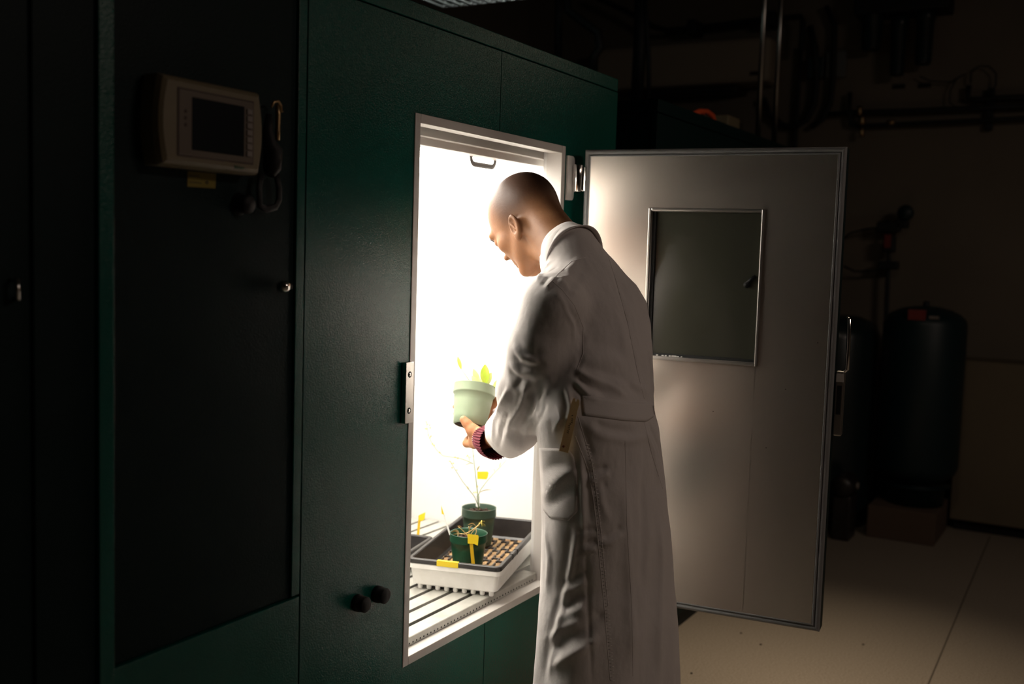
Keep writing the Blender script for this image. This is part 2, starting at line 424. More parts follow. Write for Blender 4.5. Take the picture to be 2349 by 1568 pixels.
# hinges
def hinge(z0):
    hx = 2.783
    m = MB(); M = frame_m((hx, D - 0.0005, z0), (1, 0, 0), (0, 0, 1), (0, -1, 0))
    poly = []
    w, hh, rr = 0.040, 0.13, 0.014
    poly = [(0, 0)] + [(w - rr + rr * math.sin(a), rr - rr * math.cos(a)) for a in np.linspace(0, math.pi / 2, 6)] + [(w - rr + rr * math.cos(a), hh - rr + rr * math.sin(a)) for a in np.linspace(0, math.pi / 2, 6)] + [(0, hh)]
    m.prism(poly, 0, 0.008, M)
    o = m.build('hinge', 'satin_metal', ch, label='chrome hinge leaf')
    b = MB(); cx = hx + 0.036; b.tube([(cx, D - 0.022, z0 + 0.025), (cx, D - 0.022, z0 + 0.028), (cx, D - 0.022, z0 + 0.103), (cx, D - 0.022, z0 + 0.106)], [0.0135, 0.0155, 0.0155, 0.0135], 28)
    b.bbox((cx + 0.004, D - 0.047, z0 + 0.027), (cx + 0.016, D - 0.018, z0 + 0.101), 0.003)
    b.build('hinge_barrel', 'chrome', o)
hinge(1.683); hinge(0.66)
# strike plate with two countersunk screws
st = MB(); st.bbox((1.9845, D - 0.0135, 1.112), (2.016, D - 0.0005, 1.257), 0.0012)
sp = st.build('strike_plate', 'steel', ch, label='brushed steel strike plate beside the opening')
for z in (1.142, 1.228):
    q = MB(); M = frame_m((1.9995, D - 0.0137, z), (1, 0, 0), (0, 0, 1), (0, -1, 0))
    q.lathe([(0.0001, 0.0004), (0.0072, 0.0004), (0.0076, -0.0001)], M, 20)
    q.build('screw_recess', 'hole_black', sp)
    q = MB(); q.lathe([(0.0001, 0.0018), (0.0024, 0.0015), (0.0042, 0.0006)], M, 14); q.build('screw', 'chrome', sp)
# two round black knobs
for q in ((833, 1385), (878, 1365)):
    c = at_y(q, D - 0.02)
    M = frame_m((c[0], D, c[2]), (1, 0, 0), (0, 0, 1), (0, -1, 0))
    MB().lathe([(0.0185, 0), (0.0195, 0.003), (0.0195, 0.012), (0.0180, 0.013), (0.0180, 0.028), (0.0165, 0.030), (0.0001, 0.0305)], M, 32).build('port_cap', 'black_rubber', ch, label='round black port cap low on the green front')

# ---- the door
ang = -1.4568; hxy = np.array([2.8292, 1.4122, 0.0]); ex = np.array([math.cos(ang), math.sin(ang), 0]); en = np.array([-math.sin(ang), math.cos(ang), 0])   # en: away from the camera side
DM = frame_m(hxy, ex, en, (0, 0, 1))
def dbox(name, lo, hi, mat, b=0.002, parent=ch, **k): return MB().bbox(lo, hi, b, DM).build(name, mat, parent, **k)
# the slab is a ring of four boards round the window hole
DW, DZ0, DZ1 = 0.749, 0.490, 1.834
wx0, wx1, wz0, wz1 = 0.214, 0.532, 1.232, 1.656
def ringboxes(x0, x1, z0, z1, y0, y1, m):
    m.bbox((x0, y0, z0), (wx0, y1, z1), .002, DM); m.bbox((wx1, y0, z0), (x1, y1, z1), .002, DM)
    m.box((wx0 - .004, y0 + .0, wz1), (wx1 + .004, y1, z1 - .001), DM); m.box((wx0 - .004, y0, z0 + .001), (wx1 + .004, y1, wz0), DM)
    return m
dr = ringboxes(0.0, DW, DZ0, DZ1, 0.012, 0.06, MB()).build('door', 'green_enamel_shaded', ch, label='open chamber door, green outside and white inside')
ringboxes(0.018, DW - 0.022, DZ0 + 0.021, DZ1 - 0.019, -0.004, 0.013, MB()).build('inner_panel', 'door_white', dr, label='white inner face of the door')
gk = MB()
def bead(r, inset, y, flat=1):
    x0, x1, z0, z1 = inset, DW - inset, DZ0 + inset, DZ1 - inset
    c = [(x0, y, z0), (x1, y, z0), (x1, y, z1), (x0, y, z1)]
    for i in range(4):
        a = np.array(c[i]); b = np.array(c[(i + 1) % 4])
        n = 12; rings = []
        d = nrm(b - a); inw = np.array([-d[2], 0, d[0]])
        for (p, s) in ((a, 1), (b, -1)):
            rr = []
            for k in range(n):
                th = 2 * math.pi * k / n; off = r * math.cos(th); dep = -r * flat * math.sin(th)
                w = p + inw * off + d * s * off + np.array([0, dep, 0])
                rr.append(tuple(DM @ Vector(w)))
            rings.append(rr)
        gk.ring_loft(rings, False, False)
bead(0.0085, 0.0085, 0.006); bead(0.0035, 0.0195, -0.001)
gk.build('gasket', 'gasket_grey', dr, label='grey rubber gasket around the door edge')
wf = MB(); q = 0.008
for lo, hi in (((wx0 - q, -0.009, wz0 - q), (wx0, -0.002, wz1 + q)), ((wx1, -0.009, wz0 - q), (wx1 + q, -0.002, wz1 + q)), ((wx0, -0.009, wz1), (wx1, -0.002, wz1 + q)), ((wx0, -0.009, wz0 - q), (wx1, -0.002, wz0))): wf.bbox(lo, hi, 0.0018, DM)
for lo, hi in (((wx0 - .001, -0.002, wz0), (wx0 + .002, 0.03, wz1)), ((wx1 - .002, -0.002, wz0), (wx1 + .001, 0.03, wz1)), ((wx0, -0.002, wz1 - .002), (wx1, 0.03, wz1 + .001)), ((wx0, -0.002, wz0 - .001), (wx1, 0.03, wz0 + .002))): wf.box(lo, hi, DM)
wfo = wf.build('window_frame', 'steel', dr, label='slim metal frame of the dark window')
MB().box((wx0 + .002, 0.010, wz0 + .002), (wx1 - .002, 0.014, wz1 - .002), DM).build('window_pane', 'dark_glass', dr, label='dark glass pane')
MB().box((wx0, 0.040, wz0), (wx1, 0.05, wz1), DM).build('window_cover', 'black_plastic', dr)
bl = MB()
for lo, hi in (((wx0 + .002, 0.002, wz0 + .002), (wx0 + .012, 0.010, wz1 - .002)), ((wx0 + .002, 0.002, wz0 + .002), (wx1 - .002, 0.010, wz0 + .010))): bl.box(lo, hi, DM)
bl.build('window_seal', 'hole_black', dr)
cf = MB(); rnd = random.Random(3)
for k in range(16):
    x = wx0 + 0.03 + rnd.random() * 0.075; z = wz0 + 0.003; s_ = 0.0012 + rnd.random() * 0.002
    cf.bbox((x, -0.003, z), (x + s_ * 2, 0.001, z + s_), 0.0004, DM)
cf.build('paint_chip', 'white_enamel', dr, kind='stuff')
# small knob showing through the pane
M = DM @ Matrix.Translation((wx1 - 0.035, 0.010, 1.452)) @ Matrix.Rotation(math.radians(90), 4, 'X')
kb = MB(); kb.lathe([(0.0001, 0.009), (0.007, 0.008), (0.009, 0.004), (0.009, 0)], M, 20)
kb.tube([tuple(DM @ Vector((wx1 - 0.035, 0.006, 1.455))), tuple(DM @ Vector((wx1 - 0.012, 0.006, 1.478)))], [0.006, 0.004], 10)
kb.build('window_catch', 'black_rubber', dr)
# outer edge trim and the latch with its bar handle
la = MB(); la.bbox((DW + 0.002, 0.018, 1.045), (DW + 0.026, 0.045, 1.225), 0.004, DM)
lo_ = la.build('latch', 'steel', dr, label='steel latch body on the free edge of the door')
MB().bbox((DW + 0.008, 0.0165, 1.105), (DW + 0.020, 0.0185, 1.185), .0005, DM).build('latch_slot', 'hole_black', lo_)
MB().bbox((DW + 0.004, 0.0160, 1.195), (DW + 0.024, 0.0185, 1.218), .0005, DM).build('latch_plate', 'frame_grey', lo_)
hb = MB()
P = [(DW + 0.018, 0.030, 1.222), (DW + 0.030, 0.030, 1.230), (DW + 0.030, 0.030, 1.30), (DW + 0.028, 0.030, 1.368), (DW + 0.022, 0.034, 1.372)]
hb.tube([tuple(DM @ Vector(p)) for p in P], 0.006, 10)
hb.build('handle_bar', 'chrome', lo_)
# chips on the inner face
for (x, z) in ((0.575, 0.995), (0.62, 1.165), (0.70, 1.30), (0.42, 1.085)):
    MB().box((x, -0.0046, z), (x + 0.003, -0.0038, z + 0.002), DM).build('paint_chip', 'dirt', dr)

# ------------------------------------------------------------------ bench of slats inside
bn = thing('slatted_bench', 'pale metal slatted bench inside the lit chamber', 'bench', (2.4, 1.86, IZ0))
ST = 0.553                                  # top of the slats
ys = 1.483
def slat_mb(y0):
    m = MB(); m.bbox((IX0 + .005, y0, ST - 0.004), (IX1 - .005, y0 + 0.0455, ST), 0.0012)
    m.box((IX0 + .005, y0 + .001, ST - 0.022), (IX1 - .005, y0 + 0.003, ST - 0.003)); m.box((IX0 + .005, y0 + 0.0425, ST - 0.022), (IX1 - .005, y0 + 0.0445, ST - 0.003)); return m
first = None
nsl = 12
y0 = 1.5625 - 0.0585 + 0.0405
s0 = slat_mb(1.5435); first = s0.build('slat', 'galvanised', bn)
k = 1
while 1.5435 + k * 0.0585 < IY1 - 0.05:
    c = first.copy(); c.location = (0, k * 0.0585, 0); S.collection.objects.link(c); c.parent = bn; k += 1
fs = MB(); fs.bbox((OX0 + bw + .002, ys + .003, ST - 0.004), (OX1 - bw - .002, 1.530, ST), 0.0012); fs.bbox((OX0 + bw + .002, ys + .002, OZ0 + bw + .0005), (OX1 - bw - .002, ys + 0.005, ST - 0.001), 0.0008)
fo = fs.build('front_slat', 'galvanised', bn, label='front slat with a row of punched holes')
hm = MB()
for k in range(44):
    x = OX0 + 0.03 + k * 0.0158
    M = frame_m((x, ys + 0.0018, ST - 0.0165), (1, 0, 0), (0, 0, 1), (0, -1, 0))
    hm.lathe([(0.0001, 0.0002), (0.0024, 0.0002), (0.0024, -0.0005)], M, 10)
hm.build('punched_hole', 'hole_black', fo, kind='stuff')
MB().box((IX0 + .03, 1.56, IZ0), (IX0 + .06, IY1 - .04, ST - 0.022)).build('bench_rail', 'galvanised', bn)
MB().box((IX1 - .06, 1.56, IZ0), (IX1 - .03, IY1 - .04, ST - 0.022)).build('bench_rail', 'galvanised', bn)
for k, y in enumerate((1.60, 1.95)): MB().box((IX0 + .03, y, IZ0), (IX1 - .03, y + .02, ST - .0225)).build('cross_bar', 'galvanised', bn)

# ------------------------------------------------------------------ trays
A = at_z((1148, 1301), 0.645); tu = nrm((math.cos(math.radians(15.8)), math.sin(math.radians(15.8)), 0)); tv = np.array([-tu[1], tu[0], 0])   # tu: long side, tv: short side (towards the left/back)
TM = frame_m((A[0], A[1], 0), tu, tv, (0, 0, 1))
TL, TWd = 0.545, 0.276
def rrect(x0, x1, y0, y1, r, z, n=5):
    pts = []
    for cx, cy, a0 in ((x1 - r, y1 - r, 0), (x0 + r, y1 - r, 90), (x0 + r, y0 + r, 180), (x1 - r, y0 + r, 270)):
        for k in range(n + 1):
            a = math.radians(a0 + 90 * k / n); pts.append((cx + r * math.cos(a), cy + r * math.sin(a), z))
    return pts
def tray(M, ox, oy, z0, L, Wd, h, rim, mat, name, parent, lip=0.010):
    m = MB()
    prof = [  # (inset, z) outer then inner
        (0.022, z0), (0.012, z0 + 0.006), (0.006, z0 + h - rim), (0.0, z0 + h - rim), (0.0, z0 + h - 0.002), (0.002, z0 + h), (0.010, z0 + h), (0.012, z0 + h - 0.003), (0.018, z0 + 0.012), (0.026, z0 + 0.004)]
    rings = [[tuple(M @ Vector(p)) for p in rrect(ox + i, ox + L - i, oy + i, oy + Wd - i, max(0.016 - i * .3, .006), z)] for i, z in prof]
    m.ring_loft(rings, True, True, smooth=False)
    return m.build(name, mat, parent)
wt = thing('white_tray', 'white plastic nursery tray with a studded base, under the near black tray', 'tray', tuple(TM @ Vector((0.27, 0.14, ST))))
tray(TM, 0.0, 0.0, ST + 0.010, TL, TWd, 0.068, 0.014, 'white_plastic', 'tray_body', wt)
pf = MB()
for k in range(9):
    for (px, py) in ((0.0255, 0.030 + k * 0.0265),):
        M = TM @ Matrix.Translation((px - .004, py, ST)); pf.lathe([(0.0001, 0), (0.005, 0.0002), (0.0072, 0.003), (0.0078, 0.016)], M, 12)
for k in range(1, 12):
    for py in (0.030, 0.242):
        M = TM @ Matrix.Translation((0.03 + k * 0.0425, py, ST)); pf.lathe([(0.0001, 0), (0.005, 0.0002), (0.0072, 0.003), (0.0078, 0.016)], M, 12)
pf.build('foot_stud', 'white_plastic', wt, kind='stuff')
bt = thing('black_tray', 'near black seedling tray with sandy ribbed floor, nested in the white tray', 'tray', tuple(TM @ Vector((0.27, 0.14, ST + 0.02))))
bz = ST + 0.019
tray(TM, -0.001, -0.001, bz, TL + .002, TWd + .002, 0.0725, 0.013, 'black_plastic', 'tray_body', bt)
fz = bz + 0.005
m = MB(); m.box((0.024, 0.024, fz - .001), (TL - .024, TWd - .024, fz + 0.0012), TM); m.build('sand_film', 'tray_sand', bt, label='sandy residue on the tray floor')
rb = MB(); rnd = random.Random(5)
for r in range(11):
    y = 0.035 + r * 0.0206
    for c in range(9):
        x = 0.034 + c * 0.054 + (0.027 if r % 2 else 0)
        if x > TL - .07: continue
        rb.bbox((x, y, fz), (x + 0.040, y + 0.0055, fz + 0.0075), .001, TM)
        if (r + c) % 2 == 0 and r < 10: rb.bbox((x + .034, y, fz), (x + 0.0395, y + 0.024, fz + 0.0065), .001, TM)
rb.build('floor_rib', 'black_plastic', bt, kind='stuff')
for k in range(2):
    x = 0.135 + k * 0.055
    MB().bbox((x, -0.0022, bz + 0.058), (x + 0.0025, 0.010, bz + 0.0735), .0006, TM).build('rim_notch', 'black_rubber', bt)
# yellow tape on the short front rim
a0 = at_z((997, 1292), bz + 0.07); a1 = at_z((1046, 1298), bz + 0.07)
l0 = float((np.array(a0) - A)[:2] @ tv[:2]); l1 = float((np.array(a1) - A)[:2] @ tv[:2])
tp = MB(); tp.bbox((-0.0022, min(l0, l1), bz + 0.058), (-0.0008, max(l0, l1), bz + 0.0740), .0003, TM); tp.bbox((-0.0022, min(l0, l1), bz + 0.0725), (0.010, max(l0, l1), bz + 0.0736), .0003, TM)
to = tp.build('yellow_tape', 'yellow_tape', None); to['label'] = 'yellow tape stuck over the front rim of the near black tray'; to['category'] = 'tape'

# second black tray at the left, mostly hidden behind the frame
q0 = at_z((996, 1222), 0.63); t2u = nrm((math.cos(math.radians(12)), math.sin(math.radians(12)), 0)); t2v = np.array([-t2u[1], t2u[0], 0])
q1 = at_z((940, 1252), 0.63)
T2 = frame_m((q0[0], q0[1], 0), t2u, t2v, (0, 0, 1))
b2 = thing('black_tray', 'second black tray at the back left, mostly hidden behind the white frame', 'tray', tuple(T2 @ Vector((-0.2, 0.1, ST))))
tray(T2, -0.36, -0.0, ST, 0.36, 0.24, 0.066, 0.013, 'black_plastic', 'tray_body', b2)
m = MB(); m.box((-0.336, 0.024, ST + .004), (-.024, 0.216, ST + 0.006), T2); m.build('wet_floor', 'black_rubber', b2)
m = MB(); m.bbox((-0.28, 0.13, ST + .006), (-.026, 0.133, ST + 0.05), .0005, T2); m.build('divider', 'black_plastic', b2)

# ------------------------------------------------------------------ pots
def pot(name, label, c, h, R, mat, group=None, axis=None, lean=0.0, soil=True, fill=0.013, nseg=48):
    """c: centre of base, R rim radius"""
    p = thing(name, label, 'plant pot', tuple(c), group)
    M = axis if axis is not None else Matrix.Translation(c)
    rb_ = R * 0.76
    prof = [(rb_ - .004, 0.0), (rb_, 0.002)]
    prof += [(rb_ + (R * .93 - rb_) * k / 4, 0.002 + (h * .76 - .002) * k / 4) for k in range(1, 5)]
    prof += [(R * .975, h * .765), (R * .99, h * .80), (R - .001, h - .002), (R, h), (R - .0015, h + .0005), (R - .003, h - .002), (R * .90, h * .74), (rb_ - .002, 0.004)]
    MB().lathe(prof, M, nseg).build('pot_body', mat, p)
    m = MB()
    m.lathe([(rb_ - .003, 0.0012), (0.0001, 0.0016)], M, nseg)
    for k in range(4):
        a = math.pi / 4 + k * math.pi / 2
        m.prism([(rb_ * .55 * math.cos(a + s), rb_ * .55 * math.sin(a + s)) for s in (-.2, .2)] + [(rb_ * .9 * math.cos(a + s), rb_ * .9 * math.sin(a + s)) for s in (.15, -.15)], -0.0006, 0.001, M)
    m.build('pot_base', 'soil' if mat == 'pot_sage' else mat, p)
    if soil:
        rs = R * .93; rnd = random.Random(len(label)); n = 22; rings = []
        vs = [(0, 0, h - fill)]; fs = []
        zs = h - fill
        m = MB(); rr = []
        for i, fr_ in enumerate((1.0, .85, .7, .55, .4, .25, .1)):
            rr.append([tuple(M @ Vector((rs * fr_ * math.cos(2 * math.pi * k / n), rs * fr_ * math.sin(2 * math.pi * k / n), zs + (0 if i == 0 else (rnd.random() - .35) * .007)))) for k in range(n)])
        m.ring_loft(rr, False, True, smooth=False)
        for k in range(70):
            a = rnd.random() * 6.28; r0 = rs * .9 * math.sqrt(rnd.random()); s_ = .0012 + rnd.random() * .0026
            Mx = M @ Matrix.Translation((r0 * math.cos(a), r0 * math.sin(a), zs + .002)) @ Matrix.Rotation(rnd.random() * 3, 4, 'Z') @ Matrix.Rotation(rnd.random() * 3, 4, 'X')
            m.box((-s_, -s_, -s_), (s_, s_, s_), Mx)
        m.build('soil', 'soil', p)
    return p
RIMR = 0.057; PH = 0.108
pz = fz + 0.0082
pc = at_z((1075, 1221), pz + PH)
near_pot = pot('plant_pot', 'small bright green pot holding withered leaves, front of the near tray', (pc[0], pc[1], pz), PH, RIMR - .001, 'pot_green', fill=0.022)
pb = at_z((1099, 1163), pz + PH + .012)
far_pot = pot('plant_pot', 'dark olive pot with a thin flowering plant, behind the small green pot', (pb[0], pb[1], pz), PH + .012, RIMR - .001, 'pot_olive', fill=0.018)

# withered plant in the near pot
zt0 = pz + PH
def px_at(q, ref, dz=None):                # point on the sight line at the distance of ref
    t = (np.array(ref) - O_) @ f_; return at_d(q, t)
ref = (pc[0], pc[1], zt0)
wp = thing('withered_plant', 'withered tan plant with curled dry leaves in the small green pot', 'plant', (pc[0], pc[1], zt0 - .02))
sm_ = MB()
root = np.array([pc[0], pc[1], zt0 - .025])
def bez(a, b, c, n=8): a, b, c = map(np.array, (a, b, c)); return [(1 - t) ** 2 * a + 2 * t * (1 - t) * b + t * t * c for t in np.linspace(0, 1, n)]
stems = [((1052, 1208), (1068, 1221), (1075, 1233)), ((1075, 1207), (1078, 1222), (1073, 1235)), ((1104, 1198), (1088, 1212), (1075, 1232)), ((1040, 1225), (1062, 1221), (1078, 1228)), ((1090, 1210), (1098, 1222), (1082, 1232)), ((1098, 1203), (1080, 1219), (1066, 1224))]
for k, (a, b, c) in enumerate(stems):
    jit = (k - 2.5) * .006
    sm_.tube(bez(at_d(a, (np.array(ref) - O_) @ f_ + jit), px_at(b, ref), px_at(c, ref)), [.0012] * 7 + [.0018], 6)
sm_.build('stem', 'stem_dry', wp)
def leaf(m, base, tip, w, curl=0.0, side=None, n=7, cup=0.25, thick=0.0005):
    base = np.array(base, float); tip = np.array(tip, float); d = tip - base; L = np.linalg.norm(d); d /= L
    side = nrm(np.cross(d, [0.3, 0.2, 1.0]) if side is None else side); side = nrm(side - d * (side @ d)); up = np.cross(side, d)
    vs = []; fs = []
    for i in range(n + 1):
        t = i / n; ww = w * (math.sin(math.pi * min(t * .92 + .05, 1)) ** .8); c = base + d * L * t + up * (curl * L * math.sin(math.pi * t * .9))
        for j in (-1, -.5, 0, .5, 1): vs.append(c + side * ww * j * .5 + up * (abs(j) * cup * ww * .5))
    for i in range(n):
        for j in range(4): fs.append((i * 5 + j, i * 5 + j + 1, (i + 1) * 5 + j + 1, (i + 1) * 5 + j))
    nv = len(vs)
    vs2 = vs + [np.array(v) - up * thick for v in vs]; fs2 = fs + [tuple(k + nv for k in f[::-1]) for f in fs]
    m.add(vs2, fs2, True)
for (a, b, w, cu) in (((1033, 1222), (1054, 1228), .016, .35), ((1038, 1218), (1048, 1231), .014, .4), ((1049, 1206), (1059, 1209), .006, .1), ((1073, 1204), (1091, 1208), .008, .3), ((1078, 1214), (1084, 1205), .008, .2)):
    m = MB(); leaf(m, px_at(a, ref), px_at(b, ref), w, cu, cup=.6); m.build('dry_leaf', 'leaf_dry', wp)
m = MB(); rnd = random.Random(2)
cc = px_at((1104, 1200), ref)
for k in range(16):
    v = nrm((rnd.gauss(0, 1), rnd.gauss(0, 1), rnd.gauss(0, .7))); leaf(m, cc, cc + v * (.008 + rnd.random() * .008), .003, .3)
m.build('dry_flower_head', 'leaf_yellow', wp)

# labels / stakes
def stake(name, label, cat, base, top, w, mat, flagcorners=None, ref=None, flagmat='yellow_tape'):
    th_ = thing(name, label, cat, tuple(base))
    base = np.array(base); top = np.array(top); d = nrm(top - base); toward = nrm(O_ - base); s_ = nrm(np.cross(d, toward)); n_ = np.cross(s_, d)
    M = frame_m(base, s_, d, n_); L = float(np.linalg.norm(top - base))
    MB().prism([(-w / 2, 0.004), (0, 0), (w / 2, 0.004), (w / 2, L), (-w / 2, L)], -.0005, .0005, M).build('stake', mat, th_)
    if flagcorners:
        t0 = (np.array(ref) - O_) @ f_
        P = [at_d(q, t0 - .002) for q in flagcorners]; P2 = [p + toward * -.001 for p in P]; n = len(P)
        MB().add([tuple(p) for p in P + P2], [tuple(range(n)), tuple(range(n, 2 * n))[::-1]] + [(i, (i + 1) % n, n + (i + 1) % n, n + i) for i in range(n)]).build('flag', flagmat, th_)
    return th_
rim = np.array([pc[0], pc[1], zt0]); back = nrm(np.array([f_[0], f_[1], 0]))
rf = rim - back * (RIMR + .001)
stake('plant_label', 'flat yellow plant stake with folded flag, leaning on the front of the small green pot', 'plant label', px_at((1086, 1299), rf - np.array([0, 0, .04])), px_at((1079, 1226), rf), .0098, 'yellow_stake',
      [(1073, 1224), (1097, 1227), (1098, 1231), (1096, 1251), (1088, 1247), (1073, 1246)], rf)
wb_ = px_at((1033, 1228), ref); wt_ = px_at((1018, 1180), ref)
stake('plant_label', 'thin white stake with a small yellow flag, standing in the small green pot', 'plant label', wb_, wt_, .0052, 'white_stake', [(1012, 1158), (1014, 1164), (1019, 1180), (1013, 1178)], ref)
yb = at_z((958, 1237), ST + .008); yt_ = px_at((963, 1182), yb)
stake('plant_label', 'yellow plant stake with flag, standing in the back left tray', 'plant label', yb, yt_, .0085, 'yellow_stake', [(961, 1181), (976, 1174), (974, 1190), (967, 1195), (960, 1192)], yb)

# thin flowering plant in the far pot
refb = np.array([pb[0], pb[1], pz + PH]); tB = (refb - O_) @ f_
tpn = thing('flowering_plant', 'thin branching plant with tiny yellow flowers in the dark olive pot', 'plant', (pb[0], pb[1], pz + PH - .01))
def q3(q, dt=0): return at_d(q, tB + dt)
m = MB()
m.tube([q3((1098, 1168)), q3((1096, 1135)), q3((1092, 1100)), q3((1088, 1065)), q3((1085, 1035)), q3((1083, 1015), .01)], [.0022, .0017, .0013, .0011, .0009, .0007], 6); m.build('stem', 'stem_green', tpn)
br = {'a': [(1096, 1138), (1103, 1122), (1118, 1102), (1135, 1083), (1150, 1068), (1162, 1054)], 'b': [(1097, 1158), (1088, 1138), (1074, 1120), (1062, 1105), (1048, 1083), (1040, 1070), (1032, 1056)], 'c': [(1085, 1063), (1070, 1056), (1052, 1050), (1035, 1048), (1016, 1045), (1002, 1032), (990, 1015), (983, 998), (980, 982), (978, 970)]}
for k, pts in br.items():
    m = MB(); m.tube([q3(p, .012 * i * (1 if k != 'b' else -1)) for i, p in enumerate(pts)], [.0011 - .0006 * i / len(pts) for i in range(len(pts))], 5); m.build('branch', 'stem_green', tpn)
fl_ = MB(); rnd = random.Random(9)
fp = [(978, 968), (981, 973), (986, 975), (975, 982), (979, 984), (987, 980), (982, 998), (986, 1003), (992, 1018), (989, 1000), (997, 1021), (1009, 1038), (1044, 1048), (1050, 1050), (1031, 1057), (1036, 1062), (1040, 1061), (1037, 1073), (1048, 1079), (1072, 1045), (1078, 1048), (1075, 1120), (1087, 1130), (1092, 1128), (1095, 1115), (1073, 1118)]
for (x, y) in fp:
    c = q3((x, y), .0 if x > 1020 else .05)
    for k in range(4):
        v = nrm((rnd.gauss(0, 1), rnd.gauss(0, 1), rnd.gauss(0, 1))); leaf(fl_, c, c + v * .0042, .003, .2, n=3)
fl_.build('flower', 'yellow_tape', tpn, kind='stuff')
for (a, b, w, mt) in (((1098, 1130), (1127, 1124), .009, 'leaf_yellow'), ((1085, 1062), (1068, 1067), .006, 'leaf_yellow'), ((1095, 1080), (1101, 1068), .007, 'leaf_yellow'), ((1146, 1071), (1150, 1060), .003, 'leaf_pale'), ((1135, 1081), (1132, 1075), .003, 'leaf_pale'), ((1077, 1058), (1072, 1042), .003, 'leaf_pale'), ((1084, 1048), (1090, 1043), .003, 'leaf_pale')):
    m = MB(); leaf(m, q3(a), q3(b), w, .1); m.build('leaf', mt, tpn)
# yellow flag tag hanging on the plant, white stake in the pot
stake('plant_label', 'white plant stake standing upright in the dark olive pot', 'plant label', q3((1096, 1163), .01), q3((1096, 1136), .01), .0125, 'white_stake')
m = MB(); P = [q3(q) for q in ((1095, 1081), (1118, 1081), (1121, 1084), (1119, 1094), (1116, 1099), (1095, 1098))]; n = len(P); P2 = [p + f_ * .001 for p in P]
m.add([tuple(p) for p in P + P2], [tuple(range(n)), tuple(range(n, 2 * n))[::-1]] + [(i, (i + 1) % n, n + (i + 1) % n, n + i) for i in range(n)])
o = m.build('plant_tag', 'yellow_tape', None); o['label'] = 'square yellow tape tag stuck on the thin flowering plant'; o['category'] = 'plant label'

# ------------------------------------------------------------------ the held pot
ha = nrm(at_d((1092, 888), 2.988) - at_d((1079, 978), 2.955))    # axis leans away from the viewer
hb_c = at_d((1077, 976), 2.955)
xx = nrm(np.cross([0, 1, 0.2], ha)); yy = np.cross(ha, xx)
HM = frame_m(hb_c, xx, yy, ha)
held = pot('plant_pot', 'pale sage green pot lifted up in the hand of the person', tuple(hb_c), 0.116, 0.0610, 'pot_sage', axis=HM, fill=.018)
hpz = np.array(hb_c) + ha * 0.103
hplant = thing('leafy_seedling', 'bright green seedling with oval leaves in the lifted sage green pot', 'plant', tuple(hpz))
th_t = (hpz - O_) @ f_
def hq(q, dt=0): return at_d(q, th_t + dt)
side = r_
for (a, b, w, mt, dt, nm) in (((1112, 882), (1113, 836), .027, 'leaf_bright', .02, 'leaf'), ((1100, 884), (1086, 846), .018, 'leaf_pale', .03, 'leaf'), ((1098, 884), (1082, 862), .016, 'leaf_pale', .0, 'leaf'), ((1118, 884), (1127, 854), .014, 'leaf_pale', .03, 'leaf'), ((1130, 890), (1152, 868), .016, 'leaf_pale', -.02, 'leaf'), ((1058, 846), (1050, 818), .011, 'leaf_yellow', .04, 'leaf'), ((1104, 886), (1098, 866), .014, 'leaf_pale', .01, 'leaf')):
    m = MB(); leaf(m, hq(a, dt), hq(b, dt + .01), w, .06, side=side, n=9); m.build(nm, mt, hplant)
m = MB()
m.tube([hq((1100, 892), .02), hq((1075, 870), .035), hq((1058, 846), .04)], [.0015, .001, .0007], 6); m.tube([hq((1112, 896), .02), hq((1112, 880), .02)], .002, 6)
m.build('stem', 'stem_green', hplant)
